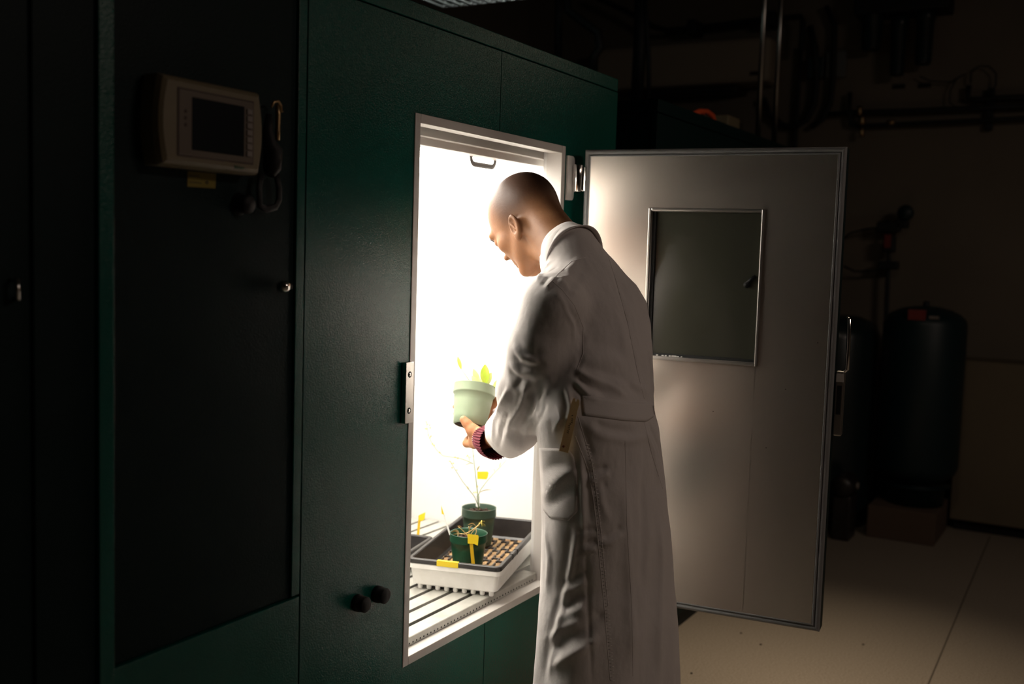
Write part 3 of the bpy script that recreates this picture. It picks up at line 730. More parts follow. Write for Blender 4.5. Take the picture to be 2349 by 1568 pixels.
# ------------------------------------------------------------------ the person
person = thing('person', 'bald person in a long white lab coat leaning into the lit opening with a pot', 'person', (2.42, 1.08, 0))
HS = 1.055
HC = at_d((1200, 502), 2.78)                # centre of the skull
NB = at_d((1308, 590), 2.63)                # root of the neck
psi = math.radians(74); pit = math.radians(46); rol = math.radians(-4)
hf0 = np.array([math.cos(psi), math.sin(psi), 0]); hl = np.array([-math.sin(psi), math.cos(psi), 0])
hf = nrm(hf0 * math.cos(pit) - np.array([0, 0, 1]) * math.sin(pit)); hu = np.cross(hf, hl)
hl, hu = hl * math.cos(rol) + hu * math.sin(rol), hu * math.cos(rol) - hl * math.sin(rol)
def H(p): return HC + (hl * p[0] + hf * p[1] + hu * p[2]) * HS
def head_sdf(P):
    Q = P - HC; L = np.stack([Q @ hl, Q @ hf, Q @ hu], -1) / HS; A = L.copy(); A[..., 0] = np.abs(A[..., 0])
    d = s_ell(L, (0, -0.012, 0.022), (0.0735, 0.099, 0.086))
    d = smin(d, s_ell(L, (0, 0.030, -0.030), (0.058, 0.066, 0.080)), 0.02)
    d = smin(d, s_ell(L, (0, -0.062, 0.005), (0.052, 0.044, 0.055)), 0.03)
    d = smin(d, s_cone(A, (0.050, 0.000, -0.058), (0.014, 0.072, -0.104), 0.019, 0.019), 0.022)
    d = smin(d, s_ell(A, (0.043, 0.052, -0.028), (0.022, 0.026, 0.020)), 0.016)
    d = smin(d, s_cone(A, (0.008, 0.094, 0.022), (0.040, 0.080, 0.020), 0.009, 0.009), 0.014)
    d = smax(d, -s_ell(A, (0.031, 0.104, -0.002), (0.016, 0.014, 0.011)), 0.012)
    d = smin(d, s_ell(A, (0.031, 0.079, -0.002), (0.0135, 0.0125, 0.0125)), 0.003)
    d = smin(d, s_cone(L, (0, 0.088, 0.004), (0, 0.101, -0.030), 0.007, 0.0108), 0.010)
    d = smin(d, s_ell(A, (0.013, 0.100, -0.036), (0.0085, 0.010, 0.008)), 0.006)
    d = smax(d, -s_ell(A, (0.007, 0.104, -0.045), (0.0035, 0.005, 0.004)), 0.003)
    d = smin(d, s_cone(A, (0.0, 0.097, -0.060), (0.020, 0.084, -0.062), 0.0065, 0.004), 0.006)
    d = smin(d, s_cone(A, (0.0, 0.094, -0.072), (0.018, 0.083, -0.070), 0.0075, 0.004), 0.006)
    d = smin(d, s_ell(L, (0, 0.078, -0.100), (0.020, 0.018, 0.016)), 0.014)
    # ears
    E = A - np.array((0.0745, -0.018, -0.046)); c, s = math.cos(.30), math.sin(.30)   # lean back
    ey = E[..., 1] * c + E[..., 2] * s; ez = -E[..., 1] * s + E[..., 2] * c; ex_ = E[..., 0] + 0.10 * ey
    R = np.stack([ex_, ey, ez], -1)
    ear = s_ell(R, (0.004, 0, 0.002), (0.0085, 0.0175, 0.032))
    ear = smax(ear, -s_ell(R, (0.0125, 0.001, 0.005), (0.0105, 0.0115, 0.022)), 0.003)
    ear = smin(ear, s_cone(R, (0.005, 0.008, 0.014), (0.007, -0.001, -0.006), 0.0028, 0.003), 0.004)
    ear = smin(ear, s_ell(R, (0.004, 0.004, -0.027), (0.006, 0.008, 0.010)), 0.006)
    d = smin(d, ear, 0.005) * HS
    # neck
    n0 = H((0, -0.035, -0.040)); n1 = H((0, 0.01, -0.06))
    d = smin(d, s_cone(P, n0, NB, 0.057, 0.058), 0.028)
    d = smin(d, s_cone(P, H((0, -0.062, -0.015)), NB + np.array((0, -.01, 0.0)), 0.032, 0.040), 0.035)
    d = smin(d, s_cone(P, n1, NB + hf0 * .02, 0.034, 0.045), 0.03)
    ml = H((0.060, -0.03, -0.045)); d = smin(d, s_cone(P, ml, NB + hf0 * .045 + hl * .02, 0.010, 0.014), 0.016)
    d = smin(d, s_cone(P, NB, (2.39, 1.15, 1.33), 0.055, 0.08), 0.03)
    return d
lo = np.minimum(H((0, 0, 0)) - .16, NB - .11); hi = np.maximum(H((0, 0, 0)) + .16, NB + .10); lo[2] = 1.33
V1, Q1 = nets(head_sdf, lo, hi, 0.0027)
V1 = relax(V1, Q1, 2, .4)
# hands
def J(x, y, t): return at_d((x, y), t)
HD = 0.0
def lhand_sdf(P):
    d = chain(P, [(J(1150, 1000, 2.74), .030), (J(1118, 1004, 2.838), .0255), (J(1104, 1008, 2.868), .0245)], .01)
    palm = smin(s_cone(P, J(1106, 996, 2.862), J(1087, 1001, 2.905), .019, .0155), s_cone(P, J(1107, 1015, 2.862), J(1088, 1016, 2.905), .0185, .0145), .014)
    palm = smin(palm, s_cone(P, J(1108, 1005, 2.87), J(1100, 998, 2.935), .017, .013), .015)
    d = smin(d, palm, .012)
    d = chain(P, [(J(1104, 998, 2.862), .0175), (J(1084, 986, 2.875), .0150), (J(1072, 972, 2.880), .0118), (J(1063.5, 962, 2.884), .0108)], .009, d)
    d = smin(d, s_cone(P, J(1084, 986, 2.875), J(1090, 1004, 2.89), .013, .014), .012)
    d = chain(P, [(J(1088, 1017, 2.905), .0135), (J(1071, 1016, 2.935), .0112), (J(1073, 1010, 2.965), .0098), (J(1079, 1000, 2.985), .0088)], .006, d)
    d = chain(P, [(J(1092, 1010, 2.915), .012), (J(1084, 1009, 2.965), .0108), (J(1080, 996, 2.995), .0095), (J(1076, 986, 3.005), .0085)], .005, d)
    d = chain(P, [(J(1098, 1002, 2.925), .0115), (J(1094, 1002, 2.975), .0105), (J(1090, 992, 3.005), .009), (J(1088, 984, 3.012), .008)], .005, d)
    d = chain(P, [(J(1104, 995, 2.93), .0105), (J(1103, 995, 2.975), .0095), (J(1101, 988, 3.0), .008), (J(1099, 982, 3.005), .0072)], .005, d)
    return d
pts = np.array([J(1060, 950, 2.86), J(1160, 1045, 2.74), J(1060, 1040, 3.03), J(1160, 950, 3.03), J(1040, 950, 3.03)])
V2, Q2 = nets(lhand_sdf, pts.min(0) - .03, pts.max(0) + .03, 0.0017); V2 = relax(V2, Q2, 2, .4)
# right hand closes on the far side of the pot (mostly hidden behind the sleeve)
pcn = np.array(hb_c) + ha * .05
RW = np.array((2.615, 1.585, 1.03))
sd = nrm(np.cross(ha, nrm(pcn - RW))); tow = nrm(pcn - RW - ha * ((pcn - RW) @ ha))
def rhand_sdf(P):
    d = s_cone(P, RW - tow * .10 + np.array((0, -.03, 0)), RW, .031, .026)
    c0 = pcn - tow * .074
    d = smin(d, s_cone(P, RW, c0 - ha * .004, .024, .019), .014)
    d = smin(d, s_cone(P, RW, c0 + ha * .018, .020, .015), .014)
    for k, (o_, L) in enumerate(((.028, 1.0), (.009, 1.08), (-.010, 1.0), (-.028, .82))):
        b = c0 + ha * o_ - sd * .006; rr = .0600
        pl = []
        for a in (0.25, .6, .9, 1.15):
            a *= L; pl.append(pcn + ha * o_ - tow * (rr + .008) * math.cos(a) - sd * (rr + .008) * math.sin(a))
        d = chain(P, [(b, .0115), (pl[0], .0105), (pl[1], .0095), (pl[2], .0085), (pl[3], .0075)], .005, d)
    tb = [pcn + ha * (.02 + .01 * i) - tow * (.069) * math.cos(a) + sd * (.069) * math.sin(a) for i, a in enumerate((.2, .55, .95))]
    d = chain(P, [(RW + sd * .012, .017), (tb[0], .014), (tb[1], .0115), (tb[2], .0095)], .008, d)
    return d
V3, Q3 = nets(rhand_sdf, np.minimum(RW, pcn) - .10, np.maximum(RW, pcn) + .10, 0.0022); V3 = relax(V3, Q3, 2, .4)
# arms, trunk and legs inside the clothes (coarser)
SL = at_d((1268, 700), 2.47); EL = at_d((1212, 925), 2.59); SR = np.array((2.565, 1.165, 1.385)); ER = np.array((2.635, 1.22, 1.14))
hipL = np.array((2.31, 1.08, 0.90)); hipR = np.array((2.51, 1.08, 0.90)); kL = np.array((2.31, 1.10, .49)); kR = np.array((2.52, 1.12, .49)); aL = np.array((2.30, 1.05, .09)); aR = np.array((2.54, 1.07, .09))
def trunk_sdf(P):
    d = s_ell(P, (2.39, 1.13, 1.28), (0.17, 0.10, 0.20)); d = smin(d, s_ell(P, (2.41, 1.09, 0.98), (0.155, 0.10, 0.16)), .08)
    d = chain(P, [(SL + (.02, 0, 0), .045), (EL, .036), (J(1150, 1000, 2.74), .028)], .03, d)
    d = chain(P, [(SR - (.02, 0, 0), .045), (ER, .036), (RW - tow * .08, .028)], .03, d)
    for h, k_, a_ in ((hipL, kL, aL), (hipR, kR, aR)): d = chain(P, [(h, .08), (k_, .055), ((k_ * .5 + a_ * .5) + (0, -.02, .03), .053), (a_, .035)], .03, d)
    return d
V4, Q4 = nets(trunk_sdf, (2.08, .90, .06), (2.75, 1.56, 1.52), 0.011)
nv = [len(V1), len(V2), len(V3)]
Va = np.concatenate([V1, V2, V3, V4]); Qa = np.concatenate([Q1, Q2 + nv[0], Q3 + nv[0] + nv[1], Q4 + sum(nv)])
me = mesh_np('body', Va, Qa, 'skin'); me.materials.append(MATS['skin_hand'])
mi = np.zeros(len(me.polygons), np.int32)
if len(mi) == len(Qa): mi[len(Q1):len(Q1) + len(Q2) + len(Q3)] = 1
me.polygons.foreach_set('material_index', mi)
Lc = np.stack([(Va - HC) @ hl, (Va - HC) @ hf, (Va - HC) @ hu], 1)
shade_edge = (-0.022 + 0.55 * np.maximum(Lc[:, 1] + .0, 0))      # painted shade zone: above the ears, behind the forehead
sc = 1 / (1 + np.exp(-(Lc[:, 2] - shade_edge) / .012)) * (1 / (1 + np.exp((Lc[:, 1] - .020) / .018)))
sc *= np.clip(1 - (np.linalg.norm(Va - HC, axis=1) - .15) / .03, 0, 1)
at = me.attributes.new('head_shade', 'FLOAT', 'POINT'); at.data.foreach_set('value', (sc * .92).astype(np.float32))
body = link('body', me, person, label='brown skinned body with a shaved head')
for s in (1, -1):
    m = MB(); c = H((s * .031, .0905, -.002)); m.lathe([(0.0001, .0016), (.003, .0012), (.0055, 0)], frame_m(c, hl, hu, hf), 16); m.build('eye', 'eye_dark', body)
    m = MB()
    for k in range(9):
        a = (k - 4) / 4; p = H((s * (.031 + .011 * a), .0915 - .003 * abs(a), .002 - .003 * abs(a))); m.tube([p, p + hf * .005 - hu * .002 + hl * s * a * .002, p + hf * .009 + hl * s * a * .004], [.0005, .0004, .0002], 4)
    m.build('eyelashes', 'eyelash', body)
    m = MB(); m.tube([H((s * .014, .101, .018)), H((s * .030, .0955, .024)), H((s * .046, .079, .019))], [.002, .0032, .0015], 6); m.build('eyebrow', 'eyelash', body)
m = MB(); tn = J(1062, 957, 2.873); m.lathe([(.0001, .0012), (.0035, .001), (.006, -.0006)], frame_m(tn - ray((1062, 957)) * .001, nrm(r_ + u_), nrm(u_ - r_), -f_), 14); 

# ---- coat
rows = [(1900, 1235, 1575, 1.075), (1640, 1220, 1566, 1.075), (1540, 1224, 1564, 1.075), (1400, 1233, 1560, 1.075), (1300, 1239, 1553, 1.08), (1200, 1240, 1543, 1.08), (1100, 1239, 1532, 1.085), (1040, 1236, 1526, 1.09), (985, 1228, 1520, 1.095), (940, 1222, 1509, 1.10), (880, 1228, 1505, 1.11), (800, 1232, 1503, 1.125), (740, 1236, 1500, 1.14), (690, 1240, 1492, 1.15), (650, 1248, 1468, 1.16), (620, 1258, 1436, 1.17), (595, 1272, 1412, 1.178), (570, 1284, 1388, 1.19), (548, 1300, 1366, 1.20)]
RT = []
for (y, xl, xr, cy) in rows:
    c = at_y(((xl + xr) / 2, y), cy); t_ = (c - O_) @ f_; w = (xr - xl) / F * t_ / 2
    kk = 1.45 if y > 700 else 1.6
    b_ = w / math.hypot(kk * .504, .863); RT.append((c[2], c[0], c[1], kk * b_, b_))
RT = np.array(sorted(RT))
HEM = float(at_y((1560, 1545), 1.0)[2])
CD = nrm(J(1118, 1004, 2.838) - EL)
cuffc = J(1156, 1002, 2.752)
CC = at_d((1292, 566), 2.655); ca = nrm(HC - hu * .03 - CC + np.array((0, 0, .02)))
def coat_sdf(P, grow=0.0):
    z = P[..., 2]
    cx, cy, a, b = (np.interp(z, RT[:, 0], RT[:, i]) for i in (1, 2, 3, 4))
    a = a - .004 + grow; b = b - .004 + grow
    X = (P[..., 0] - cx) / a; Y = (P[..., 1] - cy) / b; k0 = (np.abs(X) ** 2.15 + np.abs(Y) ** 2.15) ** (1 / 2.15)
    d = (k0 - 1) * b * .9
    d = np.maximum(d, z - RT[-1, 0] - .005)
    # shoulders
    d = smin(d, s_cone(P, SL + (.035, .005, .008), NB + (0.01, -.01, -.03), .070 + grow, .050 + grow), .03)
    d = smin(d, s_cone(P, SR - (.02, 0, 0), NB + (0.02, -.01, -.03), .060 + grow, .050 + grow), .03)
    nk = smin(s_cone(P, (2.375, 1.135, 1.385), NB, .100 + grow, .078 + grow), s_cone(P, NB, CC - ca * .008, .078 + grow, .0745 + grow), .01); nk = np.maximum(nk, (P - (CC - ca * .012)) @ ca)
    d = smin(d, nk, .025)
    sl_ = chain(P, [(SL, .073 + grow), (at_d((1240, 800), 2.50), .0765 + grow), (at_d((1212, 895), 2.57), .076 + grow), (EL + (0, 0, .0), .069 + grow), (J(1168, 985, 2.70), .053 + grow), (J(1120, 1010, 2.86), .0495 + grow)], .02)
    sl_ = smin(sl_, s_cone(P, J(1190, 990, 2.64), J(1170, 1016, 2.73), .050 + grow, .040 + grow), .02)
    sl_ = np.maximum(sl_, (P - cuffc) @ CD)
    d = smin(d, sl_, .022)
    sr = chain(P, [(SR, .062 + grow), (ER, .066 + grow), (RW + (0.0, -.05, 0.01), .050 + grow)], .02)
    rd = nrm(RW - ER); sr = np.maximum(sr, (P - (RW - rd * .02)) @ rd)
    d = smin(d, sr, .022)
    return d
def coat_full(P):
    d = coat_sdf(P)
    d = np.maximum(d, HEM - .004 * np.sin(P[..., 0] * 20) - P[..., 2])
    inner = s_cone(P, J(1176, 990, 2.69), J(1120, 1010, 2.86), .030, .0455)
    d = smax(d, -inner, .002)
    rd = nrm(RW - ER); d = smax(d, -s_cone(P, RW - rd * .07, RW + rd * .03, .035, .043), .002)
    z = P[..., 2]
    hol = np.maximum(-(-coat_sdf(P, -.009)), z - (HEM + .10))
    d = np.maximum(d, -hol)
    return d
VC, QC = nets(coat_full, (1.99, .80, HEM - .03), (2.82, 1.56, 1.60), 0.0052)
VC = relax(VC, QC, 3, .5)
NC = normals(VC, QC)
base_bvh = BVHTree.FromPolygons([Vector(v) for v in VC], QC.tolist())
def cast(bvh, q):
    d = Vector(ray(q)).normalized(); h = bvh.ray_cast(Vector(O_), d)
    return (np.array(h[0]), np.array(h[1])) if h[0] is not None else (None, None)
# folds: centre line as seen on the cloth, width, height (negative = valley)
folds = [
 # sleeve, upper: diagonal drags towards the light
 ([(1180, 770), (1200, 800), (1225, 815), (1245, 800)], .010, .0035), ([(1172, 810), (1195, 838), (1232, 842), (1252, 828)], .011, .005), ([(1165, 850), (1190, 872), (1222, 868)], .009, .005),
 ([(1175, 790), (1200, 822), (1235, 830)], .010, -.004), ([(1168, 832), (1195, 858), (1235, 856)], .011, -.004), ([(1160, 870), (1185, 895), (1215, 893), (1240, 880)], .011, -.004),
 # elbow and forearm: long pleats running into the cuff
 ([(1195, 862), (1183, 900), (1165, 940), (1150, 985), (1143, 1030)], .007, .006), ([(1210, 870), (1204, 905), (1192, 935), (1172, 965), (1160, 1010)], .006, -.006), ([(1222, 880), (1222, 915), (1214, 940), (1196, 975), (1180, 1020)], .007, .006),
 ([(1168, 885), (1150, 925), (1134, 965), (1128, 1010)], .006, -.006), ([(1240, 905), (1233, 938), (1215, 968), (1196, 1000)], .007, -.005), ([(1253, 925), (1243, 955), (1225, 980)], .007, .004),
 ([(1265, 860), (1256, 900), (1240, 930)], .010, -.004), ([(1190, 880), (1178, 915), (1160, 950)], .005, -.005), ([(1215, 950), (1200, 985), (1190, 1030)], .005, .004),
 # shoulder gathers and armhole
 ([(1240, 655), (1256, 635), (1272, 612)], .006, .005), ([(1232, 645), (1248, 622), (1262, 600)], .005, -.005), ([(1250, 665), (1270, 640), (1285, 620)], .006, -.004),
 ([(1288, 640), (1305, 665), (1325, 672)], .009, -.004), ([(1270, 660), (1295, 700), (1315, 745), (1318, 790)], .005, -.003), ([(1285, 690), (1320, 730), (1335, 775), (1330, 830), (1312, 870)], .007, .003),
 ([(1345, 610), (1320, 640), (1300, 680)], .012, .003), ([(1330, 590), (1300, 620), (1275, 660)], .008, -.003),
 # drags from the arm pit down to the belt
 ([(1318, 845), (1345, 862), (1400, 885), (1440, 912)], .008, -.006), ([(1322, 862), (1350, 885), (1400, 905)], .008, .006), ([(1316, 872), (1350, 905), (1375, 915)], .007, -.006), ([(1335, 842), (1380, 850), (1430, 870), (1470, 905)], .012, .005),
 ([(1312, 880), (1330, 900), (1340, 912)], .006, .005), ([(1330, 830), (1380, 822), (1440, 832)], .014, -.003), ([(1340, 780), (1390, 790), (1450, 815)], .018, .003), ([(1400, 880), (1450, 880), (1490, 900)], .012, -.004),
 ([(1300, 885), (1310, 930), (1300, 965)], .006, -.006), ([(1292, 900), (1300, 940), (1285, 985)], .005, .005), ([(1278, 920), (1290, 960), (1270, 990)], .006, -.004),
 ([(1484, 790), (1492, 850), (1498, 910)], .008, -.005), ([(1498, 780), (1500, 850), (1507, 905)], .008, .004),
 # below the belt
 ([(1345, 975), (1380, 1000), (1440, 1010), (1490, 1000)], .010, -.004), ([(1360, 965), (1400, 985), (1460, 992)], .010, .004), ([(1335, 975), (1345, 1010), (1360, 1050)], .008, .004), ([(1490, 975), (1510, 1020), (1525, 1080)], .008, .004), ([(1480, 985), (1500, 1040), (1512, 1110)], .008, -.004),
 ([(1340, 1090), (1370, 1078), (1395, 1072)], .008, .005), ([(1345, 1110), (1375, 1095), (1400, 1085)], .008, -.005), ([(1360, 1130), (1395, 1110)], .008, .004),
 # pocket zone
 ([(1250, 1145), (1270, 1110), (1300, 1085), (1325, 1075)], .010, -.008), ([(1258, 1160), (1290, 1130), (1325, 1110)], .012, .008), ([(1240, 1090), (1262, 1070), (1300, 1050)], .012, .006),
 ([(1330, 1030), (1335, 1100), (1338, 1180), (1340, 1260)], .006, -.005), ([(1345, 1060), (1350, 1120), (1355, 1200)], .006, .004),
 # skirt: soft vertical and slanting folds
 ([(1372, 1100), (1380, 1150), (1400, 1200)], .010, -.004), ([(1380, 1235), (1410, 1220), (1425, 1205)], .008, .005), ([(1378, 1250), (1405, 1240), (1430, 1222)], .008, -.005), ([(1340, 1245), (1370, 1240)], .006, .005), ([(1335, 1262), (1368, 1258)], .006, -.005), ([(1325, 1215), (1372, 1212)], .006, .004),
 ([(1285, 1345), (1320, 1322), (1350, 1305)], .010, .004), ([(1290, 1365), (1325, 1345), (1350, 1330)], .010, -.004), ([(1280, 1400), (1315, 1378), (1345, 1362)], .011, .0045), ([(1270, 1430), (1310, 1405), (1345, 1390)], .012, -.004),
 ([(1255, 1500), (1285, 1470), (1340, 1445), (1370, 1420), (1385, 1400)], .014, .007), ([(1262, 1535), (1300, 1505), (1350, 1480), (1375, 1455)], .012, -.008), ([(1250, 1470), (1290, 1440), (1330, 1425)], .012, -.006),
 ([(1311, 1205), (1298, 1290), (1278, 1380), (1254, 1480), (1243, 1560)], .008, .004), ([(1326, 1205), (1313, 1290), (1294, 1380), (1270, 1480), (1256, 1560)], .008, -.005),
 ([(1434, 1120), (1440, 1250), (1445, 1400), (1450, 1540)], .014, -.006), ([(1475, 1080), (1478, 1200), (1470, 1350), (1468, 1540)], .016, .007), ([(1510, 1150), (1515, 1300), (1510, 1450), (1508, 1560)], .014, -.006), ([(1545, 1200), (1550, 1350), (1550, 1500)], .010, .004),
 ([(1345, 1260), (1348, 1330), (1350, 1420), (1358, 1560)], .005, .004), ([(1250, 1200), (1262, 1280), (1255, 1360)], .010, -.005),
 # back seam, yoke drags
 ([(1395, 560), (1412, 640), (1440, 740), (1462, 850), (1480, 915)], .003, .0022), ([(1408, 700), (1430, 760), (1436, 830)], .012, -.003), ([(1420, 640), (1460, 720), (1470, 790)], .014, .002),
]
disp = np.zeros(len(VC))
for pts_, w, amp in folds:
    c3 = []
    for a, b in zip(pts_[:-1], pts_[1:]):
        for k in range(3):
            s = k / 3; p, n = cast(base_bvh, (a[0] + (b[0] - a[0]) * s, a[1] + (b[1] - a[1]) * s))
            if p is not None: c3.append(p)
    p, n = cast(base_bvh, pts_[-1])
    if p is not None: c3.append(p)
    c3 = [c for i, c in enumerate(c3) if i == 0 or np.linalg.norm(c - c3[i - 1]) < .06]
    if len(c3) < 2: continue
    c3 = np.array(c3); bb0 = c3.min(0) - 4 * w; bb1 = c3.max(0) + 4 * w
    sel = np.where(((VC > bb0) & (VC < bb1)).all(1))[0]; P = VC[sel]; best = np.full(len(sel), 9.0); tt = np.zeros(len(sel)); nseg = len(c3) - 1
    for i in range(nseg):
        a, b = c3[i], c3[i + 1]; ab = b - a; t_ = np.clip(((P - a) @ ab) / max(ab @ ab, 1e-9), 0, 1); dd = np.linalg.norm(P - a - t_[:, None] * ab, axis=1)
        m_ = dd < best; best[m_] = dd[m_]; tt[m_] = (i + t_[m_]) / nseg
    taper = np.clip(np.minimum(tt, 1 - tt) * 5 + .15, 0, 1)
    disp[sel] += amp * np.exp(-(best / w) ** 2) * taper
# slow irregularity of hanging cotton
def wob(P, f, ph): return np.sin(P[:, 0] * f[0] + ph + 1.7 * np.sin(P[:, 2] * f[2] * .37 + ph)) * np.sin(P[:, 1] * f[1] + 2 * ph + 1.3 * np.sin(P[:, 2] * f[2] * .61)) * np.sin(P[:, 2] * f[2] + ph * 3 + 1.5 * np.sin(P[:, 0] * f[0] * .5))
disp += .0022 * wob(VC, (23, 27, 11), .7) + .0012 * wob(VC, (61, 55, 33), 2.1)
th = np.arctan2(VC[:, 1] - 1.08, VC[:, 0] - 2.40); low = np.clip((0.95 - VC[:, 2]) / .5, 0, 1)
disp += low * .005 * np.sin(th * 11 + 2 * np.sin(VC[:, 2] * 5)) 
disp *= np.where(NC[:, 2] < -.9, 0, 1)
VC = VC + NC * disp[:, None]
cme = mesh_np('lab_coat', VC, QC, 'coat_cotton')
coat = link('lab_coat', cme, person, label='long white cotton lab coat')
cbvh = BVHTree.FromPolygons([Vector(v) for v in VC], QC.tolist())

def densify(pts, step=7):
    out = []
    for a, b in zip(pts[:-1], pts[1:]):
        n = max(1, int(math.hypot(b[0] - a[0], b[1] - a[1]) / step))
        out += [(a[0] + (b[0] - a[0]) * k / n, a[1] + (b[1] - a[1]) * k / n) for k in range(n)]
    return out + [pts[-1]]
def seam_line(pts, r=.0011, lift=.0002):
    P = []
    for q in densify(pts):
        p, n = cast(cbvh, q)
        if p is not None and (not P or np.linalg.norm(p + n * lift - P[-1]) < .05): P.append(p + n * lift)
    return P
def patch(rowsL, rowsR, ncol, thick, name, mat, parent, lift=.0016, **k):
    """cloth piece lying on the coat between two edge lines"""
    n = len(rowsL); top = []; ok = True
    for a, b in zip(rowsL, rowsR):
        for j in range(ncol + 1):
            q = (a[0] + (b[0] - a[0]) * j / ncol, a[1] + (b[1] - a[1]) * j / ncol); p, nn = cast(cbvh, q)
            if p is None: p = top[-1][0] if top else np.array(coat.location); nn = top[-1][1] if top else np.array([0, -1, 0])
            top.append((p, nn))
    if any(np.linalg.norm(t_[0] - top[len(top) // 2][0]) > .5 for t_ in top): print('patch', name, 'suspicious')
    A_ = [p + nn * (lift + thick) for p, nn in top]; B_ = [p - nn * .002 for p, nn in top]; N_ = len(A_); fs = []; c = ncol + 1
    for i in range(n - 1):
        for j in range(ncol):
            v = i * c + j; fs.append((v, v + 1, v + c + 1, v + c)); fs.append((N_ + v, N_ + v + c, N_ + v + c + 1, N_ + v + 1))
    for i in range(n - 1):
        for j in (0, ncol): v = i * c + j; fs.append((v, v + c, N_ + v + c, N_ + v))
    for j in range(ncol):
        for i in (0, n - 1): v = i * c + j; fs.append((v, v + 1, N_ + v + 1, N_ + v))
    m = MB(); m.add([tuple(x) for x in A_ + B_], fs, True); return m.build(name, mat, parent, **k)
# back belt
def lerp_line(pts, n):
    L = [0]
    for a, b in zip(pts[:-1], pts[1:]): L.append(L[-1] + math.hypot(b[0] - a[0], b[1] - a[1]))
    out = []
    for k in range(n + 1):
        s = L[-1] * k / n
        i = max(j for j in range(len(L)) if L[j] <= s + 1e-9); i = min(i, len(pts) - 2); t_ = (s - L[i]) / (L[i + 1] - L[i]); out.append((pts[i][0] + (pts[i + 1][0] - pts[i][0]) * t_, pts[i][1] + (pts[i + 1][1] - pts[i][1]) * t_))
    return out
bt_ = lerp_line([(1333, 906), (1370, 910), (1440, 921), (1490, 923), (1503, 922)], 26); bb_ = lerp_line([(1338, 952), (1370, 956), (1430, 964), (1482, 967), (1508, 950)], 26)
patch(bt_, bb_, 6, .0028, 'back_belt', 'coat_seam', coat, label='half belt sewn across the back of the coat')
# pocket with chamfered lower corners
pL = lerp_line([(1238, 1027), (1240, 1080), (1243, 1130), (1247, 1168), (1262, 1187)], 22); pR = lerp_line([(1303, 1029), (1316, 1045), (1325, 1090), (1326, 1172), (1304, 1193)], 22)
patch(pL, pR, 10, .0022, 'pocket', 'coat_seam', coat, label='patch pocket holding a wooden stick')
sm2 = MB()
for line in ([(1320, 1000), (1335, 1040), (1350, 1080), (1362, 1150), (1369, 1210), (1376, 1290), (1386, 1390), (1393, 1480), (1400, 1560)], [(1326, 955), (1345, 1020), (1358, 1062), (1369, 1140), (1378, 1215), (1386, 1300), (1395, 1390)],
             [(1312, 1045), (1320, 1092), (1319, 1168), (1300, 1186), (1266, 1178)], [(1240, 1050), (1300, 1052)], [(1334, 912), (1440, 927), (1500, 928)], [(1340, 947), (1430, 958), (1490, 960)],
             [(1385, 556), (1412, 640), (1440, 740), (1462, 850), (1478, 915)], [(1262, 640), (1290, 665), (1318, 700), (1338, 750), (1338, 810), (1322, 850)], [(1344, 590), (1310, 600), (1280, 628), (1255, 655)],
             [(1478, 968), (1495, 1040), (1520, 1120)], [(1434, 1010), (1438, 1200), (1450, 1400), (1452, 1550)]):
    P = seam_line(line)
    if len(P) > 2: sm2.tube(P, .0010, 6)
sm2.build('seam', 'coat_seam', coat, kind='stuff')
stc = MB()
for q in densify([(1352, 1020), (1366, 1080), (1374, 1140), (1380, 1215), (1388, 1300), (1397, 1390), (1404, 1480), (1410, 1560)], 8):
    p, n = cast(cbvh, q); p2, n2 = cast(cbvh, (q[0] - 9, q[1] + 1))
    if p is not None and p2 is not None and np.linalg.norm(p - p2) < .04: stc.tube([p + n * .0004, p2 + n2 * .0004], .0010, 5)
stc.build('stitching', 'coat_seam', coat, kind='stuff')
# stand collar
cx_ = nrm(np.cross(ca, [0, 0, 1.0])); cy_ = np.cross(cx_, ca)
def crings(r, s, n=64):
    out = []
    for k in range(n):
        a = 2 * math.pi * k / n; wv = .0012 * math.sin(5 * a + s * 90)
        out.append(CC + ca * (s + .006 * math.sin(a)) + (cx_ * math.cos(a) * (r + wv) + cy_ * math.sin(a) * (r * .95 + wv)))
    return out
m = MB()
prof = [(.0680, -.004), (.0690, .001), (.0710, -.001), (.0740, -.012), (.0775, -.026), (.0820, -.040), (.088, -.052), (.084, -.052), (.0735, -.030), (.070, -.012)]
m.ring_loft([crings(r, s) for r, s in prof + [prof[0]]], False, False); m.build('collar', 'coat_seam', coat, label='stand collar of the coat')
# knitted cuff of a sweater at the wrist, with ribs
m = MB(); w0 = J(1107, 1007, 2.862); w1 = J(1160, 1000, 2.72); wd = nrm(w0 - w1); wx = nrm(np.cross(wd, [0, 0, 1.0])); wy = np.cross(wd, wx); rings = []
for (s, r) in ((0.0, .027), (0.0, .0305), (.004, .0325), (.015, .0345), (.03, .0375), (.05, .0435), (.09, .045)):
    rr = []
    for k in range(144):
        a = 2 * math.pi * k / 144; rib = .0013 * (1 if (k % 4) < 2 else -1); rr.append(w0 - wd * s + (wx * math.cos(a) + wy * math.sin(a)) * (r + rib) + np.array((0, 0, -.006)) * (s / .04))
    rings.append(rr)
m.ring_loft(rings, False, False, smooth=False); m.build('sweater_cuff', 'burgundy_knit', person, label='ribbed burgundy sweater cuff at the wrist')
m = MB(); m.tube([w0 + wd * .0015 + (wx * math.cos(a) + wy * math.sin(a)) * .0285 for a in np.linspace(0, 2 * math.pi, 49)], .0012, 6, caps=False, flat=1.6); m.build('bracelet', 'chrome', person, label='thin silver bracelet')
